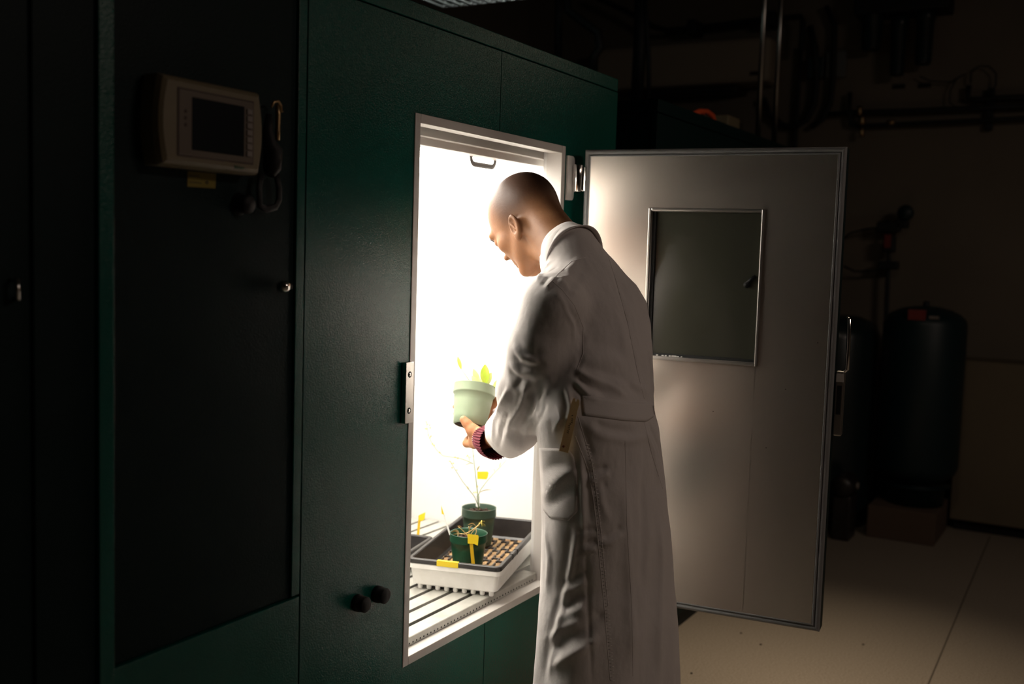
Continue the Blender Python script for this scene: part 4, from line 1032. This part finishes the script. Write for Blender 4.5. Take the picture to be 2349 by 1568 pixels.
# trousers and shoes
def trou(P):
    d = None
    for h, k_, a_ in ((hipL, kL, aL), (hipR, kR, aR)):
        e = chain(P, [(h, .092), (k_, .072), (a_ + (0, 0, .0), .062)], .02); d = e if d is None else smin(d, e, .02)
    return np.maximum(d, .07 - P[..., 2])
Vt, Qt = nets(trou, (2.15, .92, .05), (2.70, 1.24, 1.0), .011); tm_ = mesh_np('trousers', relax(Vt, Qt, 2), Qt, 'trouser_cloth'); link('trousers', tm_, person)
for a_ in (aL, aR):
    def shoe(P, a_=a_):
        d = smin(s_ell(P, (a_[0], a_[1] + .02, .045), (.045, .075, .045)), s_ell(P, (a_[0], a_[1] + .12, .035), (.048, .085, .035)), .03)
        d = smin(d, s_cone(P, (a_[0], a_[1], .04), (a_[0], a_[1] - .01, .11), .038, .04), .02)
        return np.maximum(d, .004 - P[..., 2])
    Vs, Qs = nets(shoe, (a_[0] - .07, a_[1] - .08, -.01), (a_[0] + .07, a_[1] + .23, .17), .008); link('shoe', mesh_np('shoe', Vs, Qs, 'shoe_leather'), person)
# wooden stick in the pocket
p0, n0_ = cast(cbvh, (1293, 1030)); p1, n1_ = cast(cbvh, (1322, 912))
p0 = p0 + n0_ * .0035; p1 = p1 + n1_ * .010
ps, ns_ = cast(cbvh, (1306, 970)); 
sd_ = nrm(p1 - p0); nn = nrm(-ray((1305, 970)) - sd_ * (-ray((1305, 970)) @ sd_)); xs = np.cross(sd_, nn); L = float(np.linalg.norm(p1 - p0))
sk = thing('wooden_stick', 'flat wooden stick with inked marks, poking out of the coat pocket', 'ruler', tuple(p0))
off = 0
for k in range(12):
    a = k / 11; pp, _n = cast(cbvh, (1293 + 29 * a, 1030 - 118 * a))
    if pp is not None and np.linalg.norm(pp - p0) < .3: off = max(off, float((pp - p0) @ nn))
KM = frame_m(p0 + nn * (off + .0015), xs, sd_, nn)
poly = [(-.0105, -.004), (.0105, -.004), (.0100, L * .5), (.0085, L * .82), (.0095, L * .93), (.0075, L * 1.0), (.003, L * 1.02), (.0012, L * .965), (-.0012, L * .965), (-.003, L * 1.025), (-.0075, L * 1.01), (-.0085, L * .93), (-.0082, L * .85), (-.0100, L * .5)]
MB().prism(poly, -.0006, .0022, KM).build('stick_body', 'ruler_wood', sk)
m = MB(); rnd = random.Random(4)
for k in range(9):
    y = L * (.34 + .035 * k); x = rnd.uniform(-.004, .001)
    m.tube([tuple(KM @ Vector((x, y, .0024))), tuple(KM @ Vector((x + .002, y + .0016, .0024))), tuple(KM @ Vector((x + .004, y - .0004, .0024)))], .00045, 4)
m.tube([tuple(KM @ Vector((-.001, L * .68, .0024))), tuple(KM @ Vector((.001, L * .70, .0024)))], .0009, 5)
m.build('ink_mark', 'ink', sk)
m = MB()
for a in (0.3, 1.3, 2.2): m.tube([tuple(KM @ Vector((-.003 - .0035 * math.cos(a), L * .07 - .0035 * math.sin(a), .0024))), tuple(KM @ Vector((-.003 + .0035 * math.cos(a), L * .07 + .0035 * math.sin(a), .0024)))], .0005, 4)
m.build('star_mark', 'ink_red', sk)
# ------------------------------------------------------------------ control cabinet on the left
cc = thing('control_cabinet', 'very dark cabinet left of the green chamber front, carrying the control panel', 'cabinet', (1.38, 1.8, 0))
def cp(name, lo, hi, mat='green_enamel_shaded', parent=cc, b=.0015, **k): return MB().bbox(lo, hi, b).build(name, mat, parent, **k)
XA, XB, XC = 1.0192, 1.1641, 1.6426
dzb = 0.790
cp('corner_post', (1.134, D - .012, 0.06), (XB, D + .05, 2.6), 'green_enamel')
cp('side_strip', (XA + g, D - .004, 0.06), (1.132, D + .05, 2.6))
cp('side_strip', (1.6165, D, dzb + .003), (XC - g, D + .05, 2.6), 'green_enamel')
cp('lower_panel', (XB + g, D, 0.06), (XC - g, D + .05, dzb - .002), 'green_enamel')
MB().box((XA, D + .014, .06), (XC, D + .045, 2.58)).build('seam_backing', 'seam_black', cc)
cdo = cp('door', (XB + g, D + .006, dzb + .001), (1.615, D + .05, 2.6), 'green_enamel_shaded', label='flat dark door with the control panel')
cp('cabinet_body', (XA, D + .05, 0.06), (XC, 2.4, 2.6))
MB().box((XA + .01, D + .04, 0), (XC - .01, 2.38, .06)).build('plinth', 'seam_black', cc)
c2 = thing('side_cabinet', 'black looking cabinet at the left edge with a small latch', 'cabinet', (0.66, 1.8, 0))
cp('cabinet_body', (0.30, D, 0.06), (XA - g, 2.4, 2.6), 'green_enamel_shaded', c2)
q = at_y((42, 660), D - .01)
m = MB(); m.tube([(q[0] - .006, D, q[2] + .012), (q[0] - .006, D - .016, q[2] + .012), (q[0] - .006, D - .018, q[2] - .016), (q[0] + .004, D, q[2] - .016)], .004, 10); m.build('latch', 'chrome', c2, label='small chrome latch')
MB().box((0.32, D + .04, 0), (XA - .01, 2.38, .06)).build('plinth', 'seam_black', c2)

# control panel
cpn = thing('touch_terminal', 'beige control unit with dark screen and key column on the dark cabinet', 'control panel', tuple(at_y((490, 280), D)))
y1 = D - .045
def cpt(x, y, yy=y1): p = at_y((x, y), yy); return (float(p[0]), float(p[2]))
c = [cpt(374, 166), cpt(603, 211), cpt(600, 400), cpt(378, 380)]
px0 = (c[0][0] + c[3][0]) / 2; px1 = (c[1][0] + c[2][0]) / 2; pz1 = (c[0][1] + c[1][1]) / 2; pz0 = (c[2][1] + c[3][1]) / 2
PW, PHt = px1 - px0, pz1 - pz0
CM = frame_m((px0, D + .006, pz0), (1, 0, 0), (0, 0, 1), (0, -1, 0))   # local: x right, y up, z out
def housing(x0, x1, y0, y1_, bul):
    P = []
    n = 10
    for k in range(n + 1): t_ = k / n; P.append((x1 + bul * math.sin(math.pi * t_), y0 + (y1_ - y0) * t_))
    for k in range(n + 1): t_ = k / n; P.append((x0 - bul * math.sin(math.pi * t_), y1_ - (y1_ - y0) * t_))
    return P
rings = []
for (ins, z) in ((0.006, 0), (0.0, .004), (0.0, .034), (.004, .044), (.010, .049)):
    rings.append([tuple(CM @ Vector((x, y, z))) for x, y in housing(ins, PW - ins, ins, PHt - ins, .010)])
MB().ring_loft(rings, True, True, smooth=False).build('housing', 'beige_plastic', cpn, label='beige plastic housing')
zf = .0495
sx0, sx1, sy0, sy1 = PW * .14, PW * .90, PHt * .13, PHt * .86
MB().bbox((sx0, sy0, zf - .002), (sx1, sy1, zf + .0012), .002, CM).build('bezel', 'pinkish_plastic', cpn)
gv = MB()
for lo, hi in (((sx0 - .002, sy0 - .002, zf - .002), (sx1 + .002, sy0, zf + .0004)), ((sx0 - .002, sy1, zf - .002), (sx1 + .002, sy1 + .002, zf + .0004)), ((sx0 - .002, sy0, zf - .002), (sx0, sy1, zf + .0004)), ((sx1, sy0, zf - .002), (sx1 + .002, sy1, zf + .0004))): gv.box(lo, hi, CM)
gv.build('bezel_groove', 'groove_brown', cpn)
MB().bbox((PW * .265, PHt * .20, zf + .0008), (PW * .80, PHt * .79, zf + .0018), .0008, CM).build('screen', 'screen_dark', cpn, label='dark blank screen')
k0 = MB().bbox((PW * .825, PHt * .205, zf), (PW * .885, PHt * .205 + PHt * .068, zf + .004), .0015, CM).build('key', 'key_grey', cpn)
for k in range(1, 7):
    c = k0.copy(); c.location = (0, 0, PHt * .083 * k); S.collection.objects.link(c); c.parent = cpn
for k in range(3): MB().lathe([(.0001, zf + .0022), (.003, zf + .0018), (.0036, zf + .0008)], CM @ Matrix.Translation((PW * .205, PHt * (.47 + k * .075), 0)), 14).build('indicator', 'groove_brown', cpn)
# logo: small green script mark
m = MB(); bx, by = PW * .70, PHt * .065; P = []
for k in range(34): s_ = k / 33; P.append(tuple(CM @ Vector((bx + s_ * .026 + .0015 * math.sin(k * 1.9), by + .0025 * math.cos(k * 1.3) * (1.4 - s_), zf + .0006))))
m.tube(P, .0006, 4); m.build('maker_mark', 'logo_green', cpn, label='small green script mark')
# yellow label
y_ = D + .0045
def rectlabel(qs, yy, mat, name, label, cat, thick=.0008):
    P = [at_y(q, yy) for q in qs]; P2 = [p - np.array([0, thick, 0]) for p in P]; m = MB(); n = len(P)
    m.add([tuple(p) for p in P + P2], [tuple(range(n)), tuple(range(n, 2 * n))[::-1]] + [(i, (i + 1) % n, n + (i + 1) % n, n + i) for i in range(n)])
    return m, P2
yl = thing('label_strip', 'small yellow label with handwritten lines stuck below the control panel', 'label', tuple(at_y((460, 412), D + .006)))
m, _ = rectlabel([(430, 392), (495, 398), (493, 432), (429, 428)], D + .0062, 'label_yellow', '', '', '', .0012); m.build('label_paper', 'label_yellow', yl)
m = MB(); rnd = random.Random(8)
for (xa, ya, n) in ((434, 402, 9), (435, 417, 10)):
    P = [tuple(at_y((xa + k * 3, ya + k * .35 + (2.6 if k % 2 else -2.2) * rnd.uniform(.5, 1)), D + .0045)) for k in range(n)]; m.tube(P, .0006, 4)
P = [tuple(at_y((475 + 3 * math.cos(a), 418 + 3 * math.sin(a)), D + .0045)) for a in np.linspace(0, 6.3, 9)]; m.tube(P, .0009, 4)
m.build('handwriting', 'ink', yl)
# hanging hose nozzle with hook, strap and cap
hz = thing('hanging_handset', 'black handset with a metal hook and strap hanging right of the control panel', 'handset', tuple(at_y((625, 300), D)))
def c3(x, y, dy=.02): return tuple(at_y((x, y), D - dy))
m = MB(); m.tube([c3(636, 240), c3(638, 262), c3(637, 300), c3(636, 322)], [.0035, .005, .0048, .0045], 12); m.tube([c3(622, 246), c3(628, 234), c3(638, 232), c3(644, 242), c3(646, 258), c3(650, 255)], [.002, .0028, .003, .003, .0022, .0012], 8); m.build('hook', 'brass', hz, label='worn metal hook')
m = MB(); m.tube([c3(617, 262), c3(614, 300), c3(618, 330), c3(626, 345), c3(624, 385), c3(618, 402)], [.006, .010, .014, .019, .018, .010], 14); m.build('handle', 'black_rubber', hz)
m = MB(); m.tube([c3(634, 400, .014), c3(640, 430, .014), c3(640, 458, .014), c3(632, 474, .014), c3(612, 480, .014), c3(596, 472, .014), c3(594, 430, .014), c3(600, 400, .014)], .004, 10, flat=1.8); m.build('strap', 'black_rubber', hz)
kq = at_y((572, 468), D - .02); m = MB(); m.lathe([(.0001, .030), (.014, .029), (.018, .024), (.018, .006), (.022, 0)], frame_m((kq[0], D + .006, kq[2]), (1, 0, 0), (0, 0, 1), (0, -1, 0)), 24); o = m.build('port_cap', 'black_rubber', None); o['label'] = 'round black cap on the dark cabinet door below the control panel'; o['category'] = 'cap'
# key lock
q = at_y((655, 657), D - .015); lk = MB(); M = frame_m((q[0], D, q[2]), (1, 0, 0), (0, 0, 1), (0, -1, 0))
lk.lathe([(.0001, .022), (.008, .021), (.012, .014), (.0125, .006), (.010, 0)], M, 24); lk.build('lock', 'chrome', cdo, label='round chrome lock')
lv = MB(); lv.bbox((.010, -.006, .004), (.026, .006, .012), .003, M); lv.build('lock_lever', 'black_rubber', cdo)

# ------------------------------------------------------------------ second chamber beyond
s2 = thing('growth_chamber', 'second dark green chamber in shadow behind the open door', 'growth chamber', (4.6, 1.95, 0))
X2, Y2, Z2 = 3.545, 1.485, 2.088
def s2p(name, lo, hi): return MB().bbox(lo, hi, .0015).build(name, 'green_enamel_shaded', s2)
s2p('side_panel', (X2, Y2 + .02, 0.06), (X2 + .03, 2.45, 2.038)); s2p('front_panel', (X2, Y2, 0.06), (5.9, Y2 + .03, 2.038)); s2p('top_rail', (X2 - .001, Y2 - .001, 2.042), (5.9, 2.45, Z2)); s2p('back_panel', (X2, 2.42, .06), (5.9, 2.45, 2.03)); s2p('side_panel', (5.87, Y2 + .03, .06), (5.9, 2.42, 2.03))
MB().box((X2 + .01, Y2 + .01, 0), (5.89, 2.44, 2.06)).build('carcass', 'seam_black', s2)
# things on top of it
q = at_y((1620, 275), 1.62)
oc = thing('orange_clamp', 'orange curved tool lying on top of the second chamber', 'tool', (q[0], 1.62, Z2))
m = MB(); P = [tuple(at_y((x, y), 1.62)) for x, y in ((1588, 282), (1592, 262), (1605, 256), (1622, 257), (1634, 266), (1638, 285), (1636, 312))]; P = [(a, b, max(c, Z2 + .0135)) for a, b, c in P]; m.tube(P, .013, 10); m.build('grip', 'orange_plastic', oc)
m = MB(); P = [tuple(at_y((x, y), 1.60)) for x, y in ((1614, 270), (1620, 262))]; m.tube(P, .006, 8); m.build('blade', 'steel', oc)
q = at_y((1668, 290), 1.62)
bo = thing('equipment_box', 'small grey box of parts on top of the second chamber', 'box', (q[0], 1.62, Z2))
MB().bbox((q[0] - .10, 1.58, Z2), (q[0] + .06, 1.70, float(at_y((1660, 258), 1.58)[2])), .006).build('box_body', 'beige_plastic', bo)
MB().bbox((q[0] + .065, 1.59, Z2), (q[0] + .14, 1.70, float(at_y((1690, 275), 1.58)[2])), .006).build('box_cap', 'black_plastic', bo)
# shiny uprights standing on the second chamber
for i, (a, b) in enumerate((((1749, 0), (1738, 318)), ((1787, 0), (1775, 330)))):
    Yr = 1.60 + i * .03
    p = at_y(b, Yr); x = float(p[0])
    m = MB(); m.cyl((x, Yr, Z2 - .0), (x, Yr, ZC), .0135, n=16); o = m.build('steel_upright', 'steel', None)
    o['label'] = ('left one of the two shiny steel tubes rising above the open door', 'right one of the two shiny steel tubes rising above the open door')[i]; o['category'] = 'tube'
    x_ = x
# ------------------------------------------------------------------ dark services between chamber top and ceiling
def run(name, label, cat, pts, r, mat='dark_pipe', flat=1, n=10, group=None):
    o = MB().tube(pts, r, n, flat=flat).build(name, mat, None); o['label'] = label; o['category'] = cat
    if group: o['group'] = group
    return o
def wx(x, y, dx=.06): return tuple(at_x((x, y), XW - dx))
def dx_(x, y, X): return tuple(at_x((x, y), X))
a = at_x((1466, 222), 5.2)
run('duct', 'thick dark upright duct behind the second chamber', 'duct', [dx_(1472, -60, 5.2), dx_(1468, 100, 5.2), dx_(1460, 250, 5.2)], .035)
run('ribbed_hose', 'thin dark hose rising beside the thick duct', 'hose', [dx_(1478, -20, 5.1), dx_(1484, 60, 5.1), dx_(1488, 140, 5.1), dx_(1488, 240, 5.1)], .012)
run('conduit', 'dark conduit bending above the green chamber top', 'conduit', [dx_(1296, -40, 4.8), dx_(1303, 25, 4.8), dx_(1340, 52, 4.8), dx_(1372, 75, 4.8), dx_(1376, 110, 4.8), dx_(1362, 130, 4.8), dx_(1360, 180, 4.8)], .022)
run('conduit', 'straight dark conduit left of the bent one above the chamber', 'conduit', [dx_(1282, -40, 4.9), dx_(1280, 150, 4.9)], .02)
run('pipe', 'dark pipe running along the wall above the air conditioner', 'pipe', [wx(1370, -5, .15), wx(1440, 28, .15), wx(1500, 62, .15), wx(1530, 70, .15), wx(1600, 64, .15), wx(1740, 46, .15), wx(1838, 38, .15), wx(1842, 50, .15), wx(1838, 105, .15), wx(1836, 120, .15)], .018)
run('pipe', 'thin dark drop pipe on the wall right of the steel tubes', 'pipe', [wx(1838, 105, .05), wx(1832, 200, .05), wx(1824, 330, .05), wx(1822, 420, .05)], .014)
for k, (x, y) in enumerate(((1587, 62), (1768, 42))):
    p = at_x((x, y), XW - .15); m = MB(); m.bbox((p[0] - .02, p[1] - .03, p[2] - .045), (p[0] + .15, p[1] + .03, p[2] + .045), .006); o = m.build('pipe_clamp', 'dark_pipe', None); o['label'] = ('pipe clamp above the air conditioner middle', 'pipe clamp beside the steel tubes')[k]; o['category'] = 'clamp'
# air conditioner
ac = thing('air_conditioner', 'wide beige wall air conditioner above the second chamber', 'air conditioner', tuple(at_x((1560, 150), XW)))
X0 = XW - .24
a0 = at_x((1768, 82), X0); a1 = at_x((1365, 112), X0); zt_, zb_ = float((a0[2] + a1[2]) / 2), float(at_x((1600, 195), X0)[2])
MB().bbox((X0, a0[1], zb_), (XW, a1[1], zt_), .03).build('housing', 'ac_beige', ac)
p0_ = at_x((1690, 205), X0 + .02); p1_ = at_x((1440, 212), X0 + .02)
MB().bbox((X0 + .02, p0_[1], zb_ - .05), (XW, p1_[1], zb_ - .004), .01).build('outlet', 'black_plastic', ac)
p_ = at_x((1734, 168), X0); MB().bbox((X0 - .003, p_[1] - .04, p_[2] - .012), (X0, p_[1] + .04, p_[2] + .012), .002).build('badge', 'black_plastic', ac)
# cable loops and junction boxes on the far wall
run('cable', 'dark cable sagging in a U below the junction box', 'cable', [wx(1750, 225), wx(1765, 262), wx(1795, 288), wx(1825, 290), wx(1850, 275), wx(1868, 240), wx(1873, 190), wx(1870, 110), wx(1858, 60)], .02)
run('cable', 'second dark cable curving up beside the first loop', 'cable', [wx(1862, 292), wx(1890, 270), wx(1905, 235), wx(1911, 180), wx(1915, 60), wx(1895, 15)], .017)
jb = thing('junction_box', 'grey socket box on the far wall beside the cable loops', 'socket', wx(1885, 155, 0))
p_ = at_x((1873, 157), XW - .04); MB().bbox((XW - .07, p_[1] - .05, p_[2] - .065), (XW, p_[1] + .05, p_[2] + .065), .006).build('cover', 'filter_housing', jb)
for dz in (.025, -.025): MB().lathe([(.0001, .002), (.018, .002), (.019, 0)], frame_m((XW - .071, p_[1], p_[2] + dz), (0, -1, 0), (0, 0, 1), (-1, 0, 0)), 16).build('socket_face', 'black_plastic', jb)
p_ = at_x((1918, 148), XW - .03); m = MB(); m.bbox((XW - .04, p_[1] - .06, p_[2] - .08), (XW, p_[1] + .06, p_[2] + .08), .006); o = m.build('wall_plate', 'ceiling_paint', None); o['label'] = 'plain grey box on the far wall right of the sockets'; o['category'] = 'box'
# horizontal pipes with fittings
run('wall_pipe', 'upper dark pipe along the far wall under the filters', 'pipe', [wx(1900, 262), wx(1950, 258), wx(2100, 254), wx(2230, 248), wx(2420, 240)], .016)
run('wall_pipe', 'lower dark pipe along the far wall with a copper tee', 'pipe', [wx(1950, 212), wx(1948, 262), wx(1951, 284), wx(1975, 289), wx(2100, 283), wx(2260, 276), wx(2420, 268)], .014)
run('wall_pipe', 'short dark pipe turning up near the wire loop', 'pipe', [wx(2222, 196), wx(2220, 224), wx(2240, 228), wx(2300, 224), wx(2420, 220)], .016)
run('wire', 'thin wire loop hanging above the wall pipes', 'wire', [wx(2226, 190), wx(2228, 165), wx(2245, 152), wx(2268, 152), wx(2285, 168), wx(2284, 195), wx(2268, 220)], .0045)
run('wire', 'thin curved wire dropping from the filter set', 'wire', [wx(2110, 175), wx(2135, 186), wx(2185, 188), wx(2200, 176), wx(2214, 170)], .004)
run('wire', 'thin wire curving down to the upper wall pipe', 'wire', [wx(2195, 180), wx(2180, 205), wx(2178, 235), wx(2195, 248), wx(2230, 246), wx(2242, 234)], .004)
vf = thing('pipe_fitting', 'coppery valve fitting joining the two wall pipes', 'valve', wx(1975, 270, .06))
for (x, y, r) in ((1972, 254, .016), (1977, 276, .022), (1977, 303, .014)):
    p_ = at_x((x, y), XW - .09); M = Matrix.Translation(p_); MB().lathe([(.0001, -.03), (r, -.028), (r * 1.2, -.01), (r * .9, .01), (r, .028), (.0001, .03)], M, 16).build('valve_body', 'brass', vf)
p_ = at_x((2043, 281), XW - .07); o = MB().lathe([(.0001, -.025), (.016, -.02), (.016, .02), (.0001, .025)], Matrix.Translation(p_) @ Matrix.Rotation(math.pi / 2, 4, 'X'), 12).build('pipe_union', 'brass', None); o['label'] = 'small brass union on the lower wall pipe'; o['category'] = 'pipe fitting'
p_ = at_x((2270, 250), XW - .05); m = MB(); m.bbox((XW - .05, p_[1] - .02, p_[2] - .12), (XW - .0, p_[1] + .02, p_[2] + .12), .004); o = m.build('pipe_bracket', 'dark_pipe', None); o['label'] = 'upright bracket holding the wall pipes at the right'; o['category'] = 'bracket'
for k, (x, y) in enumerate(((2062, 198), (2121, 196))):
    p_ = at_x((x, y), XW - .01); m = MB(); m.bbox((XW - .015, p_[1] - .035, p_[2] - .012), (XW, p_[1] + .035, p_[2] + .012), .003); o = m.build('wall_clip', 'hole_black', None); o['label'] = ('left small black clip under the water filters', 'right small black clip under the water filters')[k]; o['category'] = 'clip'
# water filters
wfx = thing('water_filter_set', 'row of dark filter canisters under a bracket high on the far wall', 'water filter', wx(2080, 40, .1))
b0 = at_x((1965, 5), XW - .16); b1 = at_x((2180, 5), XW - .16)
MB().bbox((XW - .22, b1[1], b1[2] - .04), (XW, b0[1], b0[2] + .10), .01).build('bracket', 'dark_pipe', wfx)
for (x, y0_, y1_, r) in ((2004, 15, 118, .062), (2065, 40, 175, .045), (2125, 25, 150, .05)):
    a_ = at_x((x, y0_), XW - .14); b_ = at_x((x, y1_), XW - .14)
    MB().lathe([(.0001, b_[2] - a_[2]), (r * .8, b_[2] - a_[2] + .004), (r * .92, b_[2] - a_[2] + .02), (r, -.06), (r * 1.15, -.05), (r * 1.15, 0), (r * .5, .01)], Matrix.Translation(a_), 24).build('canister', 'filter_housing', wfx)
# eyewash stand / sprayer post behind the door
es = thing('valve_post', 'dark upright post with valves and a red tag beside the tank', 'valve', tuple(at_x((2033, 900), XW - .12)))
def ep(x, y, d=.12): return tuple(at_x((x, y), XW - d))
m = MB(); m.tube([ep(2036, 505), ep(2038, 600), ep(2034, 700), ep(2031, 900), ep(2031, 1120), (XW - .12, ep(2031, 1120)[1], 0.0)], .013, 10); m.build('post', 'dark_pipe', es)
for (x, y, w, h) in ((2040, 520, .07, .03), (2040, 560, .035, .05), (2038, 608, .06, .025), (2070, 512, .035, .03)):
    p_ = at_x((x, y), XW - .13); MB().bbox((p_[0] - .03, p_[1] - w, p_[2] - h), (p_[0] + .03, p_[1] + w, p_[2] + h), .01).build('valve', 'dark_pipe', es)
p_ = at_x((2077, 488), XW - .16); MB().lathe([(.0001, .02), (.04, .018), (.048, 0), (.046, -.02), (.0001, -.022)], frame_m(p_, (0, -1, 0), (0, 0, 1), (-1, 0, 0)), 24).build('gauge', 'tank_blue', es)
p_ = at_x((2036, 553), XW - .17); MB().bbox((p_[0] - .003, p_[1] - .02, p_[2] - .04), (p_[0], p_[1] + .02, p_[2] + .04), .001).build('red_tag', 'red_plastic', es)
run('hose', 'thin hose arching from the valve post to the left', 'hose', [ep(2030, 522), ep(1990, 524), ep(1950, 535), ep(1930, 550)], .006)
run('hose', 'lower thin hose from the valve post', 'hose', [ep(2028, 612), ep(2000, 622), ep(1960, 622), ep(1935, 610)], .006)
# tank on a box
XT = 6.25; tb_ = at_x((2092, 1150), XT); tt_ = at_x((2105, 700), XT); ty = float(at_x((2112, 900), XT)[1]); zb0 = float(tb_[2]); zt0_ = float(tt_[2]); R_ = 90 / F * ((np.array((XT, ty, .8)) - O_) @ f_)
tk = thing('pressure_tank', 'tall blue green pressure tank with a domed top on a cardboard box', 'tank', (XT, ty, zb0))
M = Matrix.Translation((XT, ty, 0)); hh = zt0_ - zb0
prof = [(R_ * .7, zb0), (R_ * .7, zb0 + .10), (R_ * .86, zb0 + .11)] + [(R_ * math.cos(a), zb0 + .22 - .11 * math.sin(a) * 1) for a in (1.2, .8, .4, 0)] + [(R_, zt0_ - .10)] + [(R_ * math.cos(a), zt0_ - .10 + .10 * math.sin(a)) for a in (.3, .6, .9, 1.2, 1.45)] + [(.0001, zt0_)]
MB().lathe(prof, M, 48, (True, False)).build('tank_body', 'tank_blue', tk)
MB().lathe([(.016, zt0_ - .004), (.018, zt0_ + .02), (.010, zt0_ + .025), (.0001, zt0_ + .027)], M, 16).build('tank_valve', 'dark_pipe', tk)
p_ = at_x((2103, 722), XT - R_ * .96); 
MB().bbox((p_[0] - .004, p_[1] - .045, p_[2] - .028), (p_[0] + .03, p_[1] + .045, p_[2] + .028), .001).build('red_label', 'red_plastic', tk, label='red label near the top')
p_ = at_x((2140, 728), XT - R_ * .9); MB().bbox((p_[0] - .004, p_[1] - .03, p_[2] - .008), (p_[0] + .04, p_[1] + .02, p_[2] + .008), .001).build('white_label', 'key_grey', tk)
c0_ = at_x((1993, 1145), XT - .22); c1_ = at_x((2150, 1155), XT - .22)
o = MB().bbox((XT - .24, float(c1_[1]), 0.001), (XT + .22, float(c0_[1]), zb0 - .001), .004).build('cardboard_box', 'cardboard', None); o['label'] = 'brown cardboard box under the pressure tank'; o['category'] = 'box'
# second tank behind the door edge, low pump
XQ = 6.30; py_ = float(at_x((1935, 900), XQ)[1]); zq = float(at_x((1960, 725), XQ)[2])
t2_ = thing('storage_tank', 'dark tank standing left of the blue green pressure tank, behind the door', 'tank', (XQ, py_, 0))
MB().lathe([(.0001, .001), (.24, .002), (.25, .05), (.25, zq - .12), (.22, zq - .04), (.12, zq), (.0001, zq)], Matrix.Translation((XQ, py_ + .06, 0)), 40).build('tank_body', 'filter_housing', t2_)
pu = thing('pump', 'small black pump on the floor beside the dark tank', 'pump', tuple(at_x((1935, 1120), 5.9)))
p_ = at_x((1940, 1110), 5.9); M = frame_m(p_, (0, 1, 0), (0, 0, 1), (1, 0, 0)); MB().lathe([(.0001, -.10), (.05, -.10), (.06, -.07), (.06, .06), (.045, .10), (.0001, .10)], M, 24).build('motor', 'black_plastic', pu)
MB().bbox((p_[0] - .08, p_[1] - .05, 0.001), (p_[0] + .08, p_[1] + .05, p_[2] - .05), .01).build('pump_foot', 'black_plastic', pu)
MB().lathe([(.0001, .012), (.018, .01), (.02, 0)], frame_m((p_[0] - .0, p_[1] - .061, p_[2]), (1, 0, 0), (0, 0, 1), (0, -1, 0)), 16).build('pump_cap', 'key_grey', pu)
# tan panel cabinet at the right
XP = 6.47
p0_ = at_x((2202, 826), XP); p1_ = at_x((2201, 1192), XP)
tc_ = thing('tan_cabinet', 'tan cabinet on a black plinth at the right edge', 'cabinet', (XP, 0.3, 0))
MB().bbox((XP, -0.75, float(p1_[2])), (XW - .02, float(p0_[1]), float(p0_[2])), .004).build('cabinet_body', 'panel_tan', tc_)
MB().box((XP + .04, -0.73, 0), (XW - .03, float(p0_[1]) - .02, float(p1_[2]))).build('plinth', 'hole_black', tc_)

# ------------------------------------------------------------------ wire guarded light hanging above the chamber
gl = thing('guarded_light', 'ceiling light in a white wire guard above the green chamber', 'light fixture', tuple(at_z((1100, -40), 2.62)))
GZ = 2.60
e0 = at_z((1030, 18), GZ); e1 = at_z((1190, 0), GZ)
gd = nrm((e1 - e0) * np.array((1, 1, 0))); gd = np.array((0.0, -1.0, 0)); gs = np.array((-1.0, 0, 0))
E0 = np.array(e0)
for k in range(13):
    b = E0 + gd * (.048 * k - .02)
    P = [b + np.array((0, 0, .10)) + gs * .0, b + np.array((0, 0, .015)), b + gs * .02 + np.array((0, 0, 0)), b + gs * .26, b + gs * .28 + np.array((0, 0, .015)), b + gs * .28 + np.array((0, 0, .10))]
    MB().tube(P, .0065, 6).build('guard_wire', 'fixture_wire', gl)
for s in (0.0, .28):
    for zz in ((.0, .05) if s in (0.0, .28) else (0.0,)): MB().tube([E0 + gs * s - gd * .04 + np.array((0, 0, zz + .004)), E0 + gs * s + gd * .62 + np.array((0, 0, zz + .004))], .004, 6).build('guard_rod', 'fixture_wire', gl)
m = MB(); b = E0 + gs * .14
m.bbox((b[0] - .12, b[1] - .62, GZ + .10), (b[0] + .12, b[1] + .04, GZ + .14), .01); m.build('reflector', 'white_enamel', gl)
MB().tube([b + np.array((0, .0, .075)), b + gd * .56 + np.array((0, 0, .075))], .014, 12).build('tube_lamp', 'dim_tube', gl)
MB().tube([b + gd * .28 + np.array((0, 0, .14)), (b[0], b[1] - .28, ZC)], .008, 8).build('hanging_rod', 'dark_pipe', gl)
# bits of dirt on the floor
for k, (x, y) in enumerate(((1586, 1544), (1700, 1452), (1745, 1478), (1980, 1478))):
    p_ = at_z((x, y), 0); o = MB().bbox((p_[0] - .005, p_[1] - .004, 0.0), (p_[0] + .005, p_[1] + .004, .003), .0015).build('floor_crumb', 'dirt', None)
    o['label'] = ('black crumb on the floor nearest the coat hem', 'dark crumb on the floor under the door bottom edge', 'thin dark crumb on the lit floor right of the hem', 'tiny crumb on the floor right of the door corner')[k]; o['category'] = 'debris'
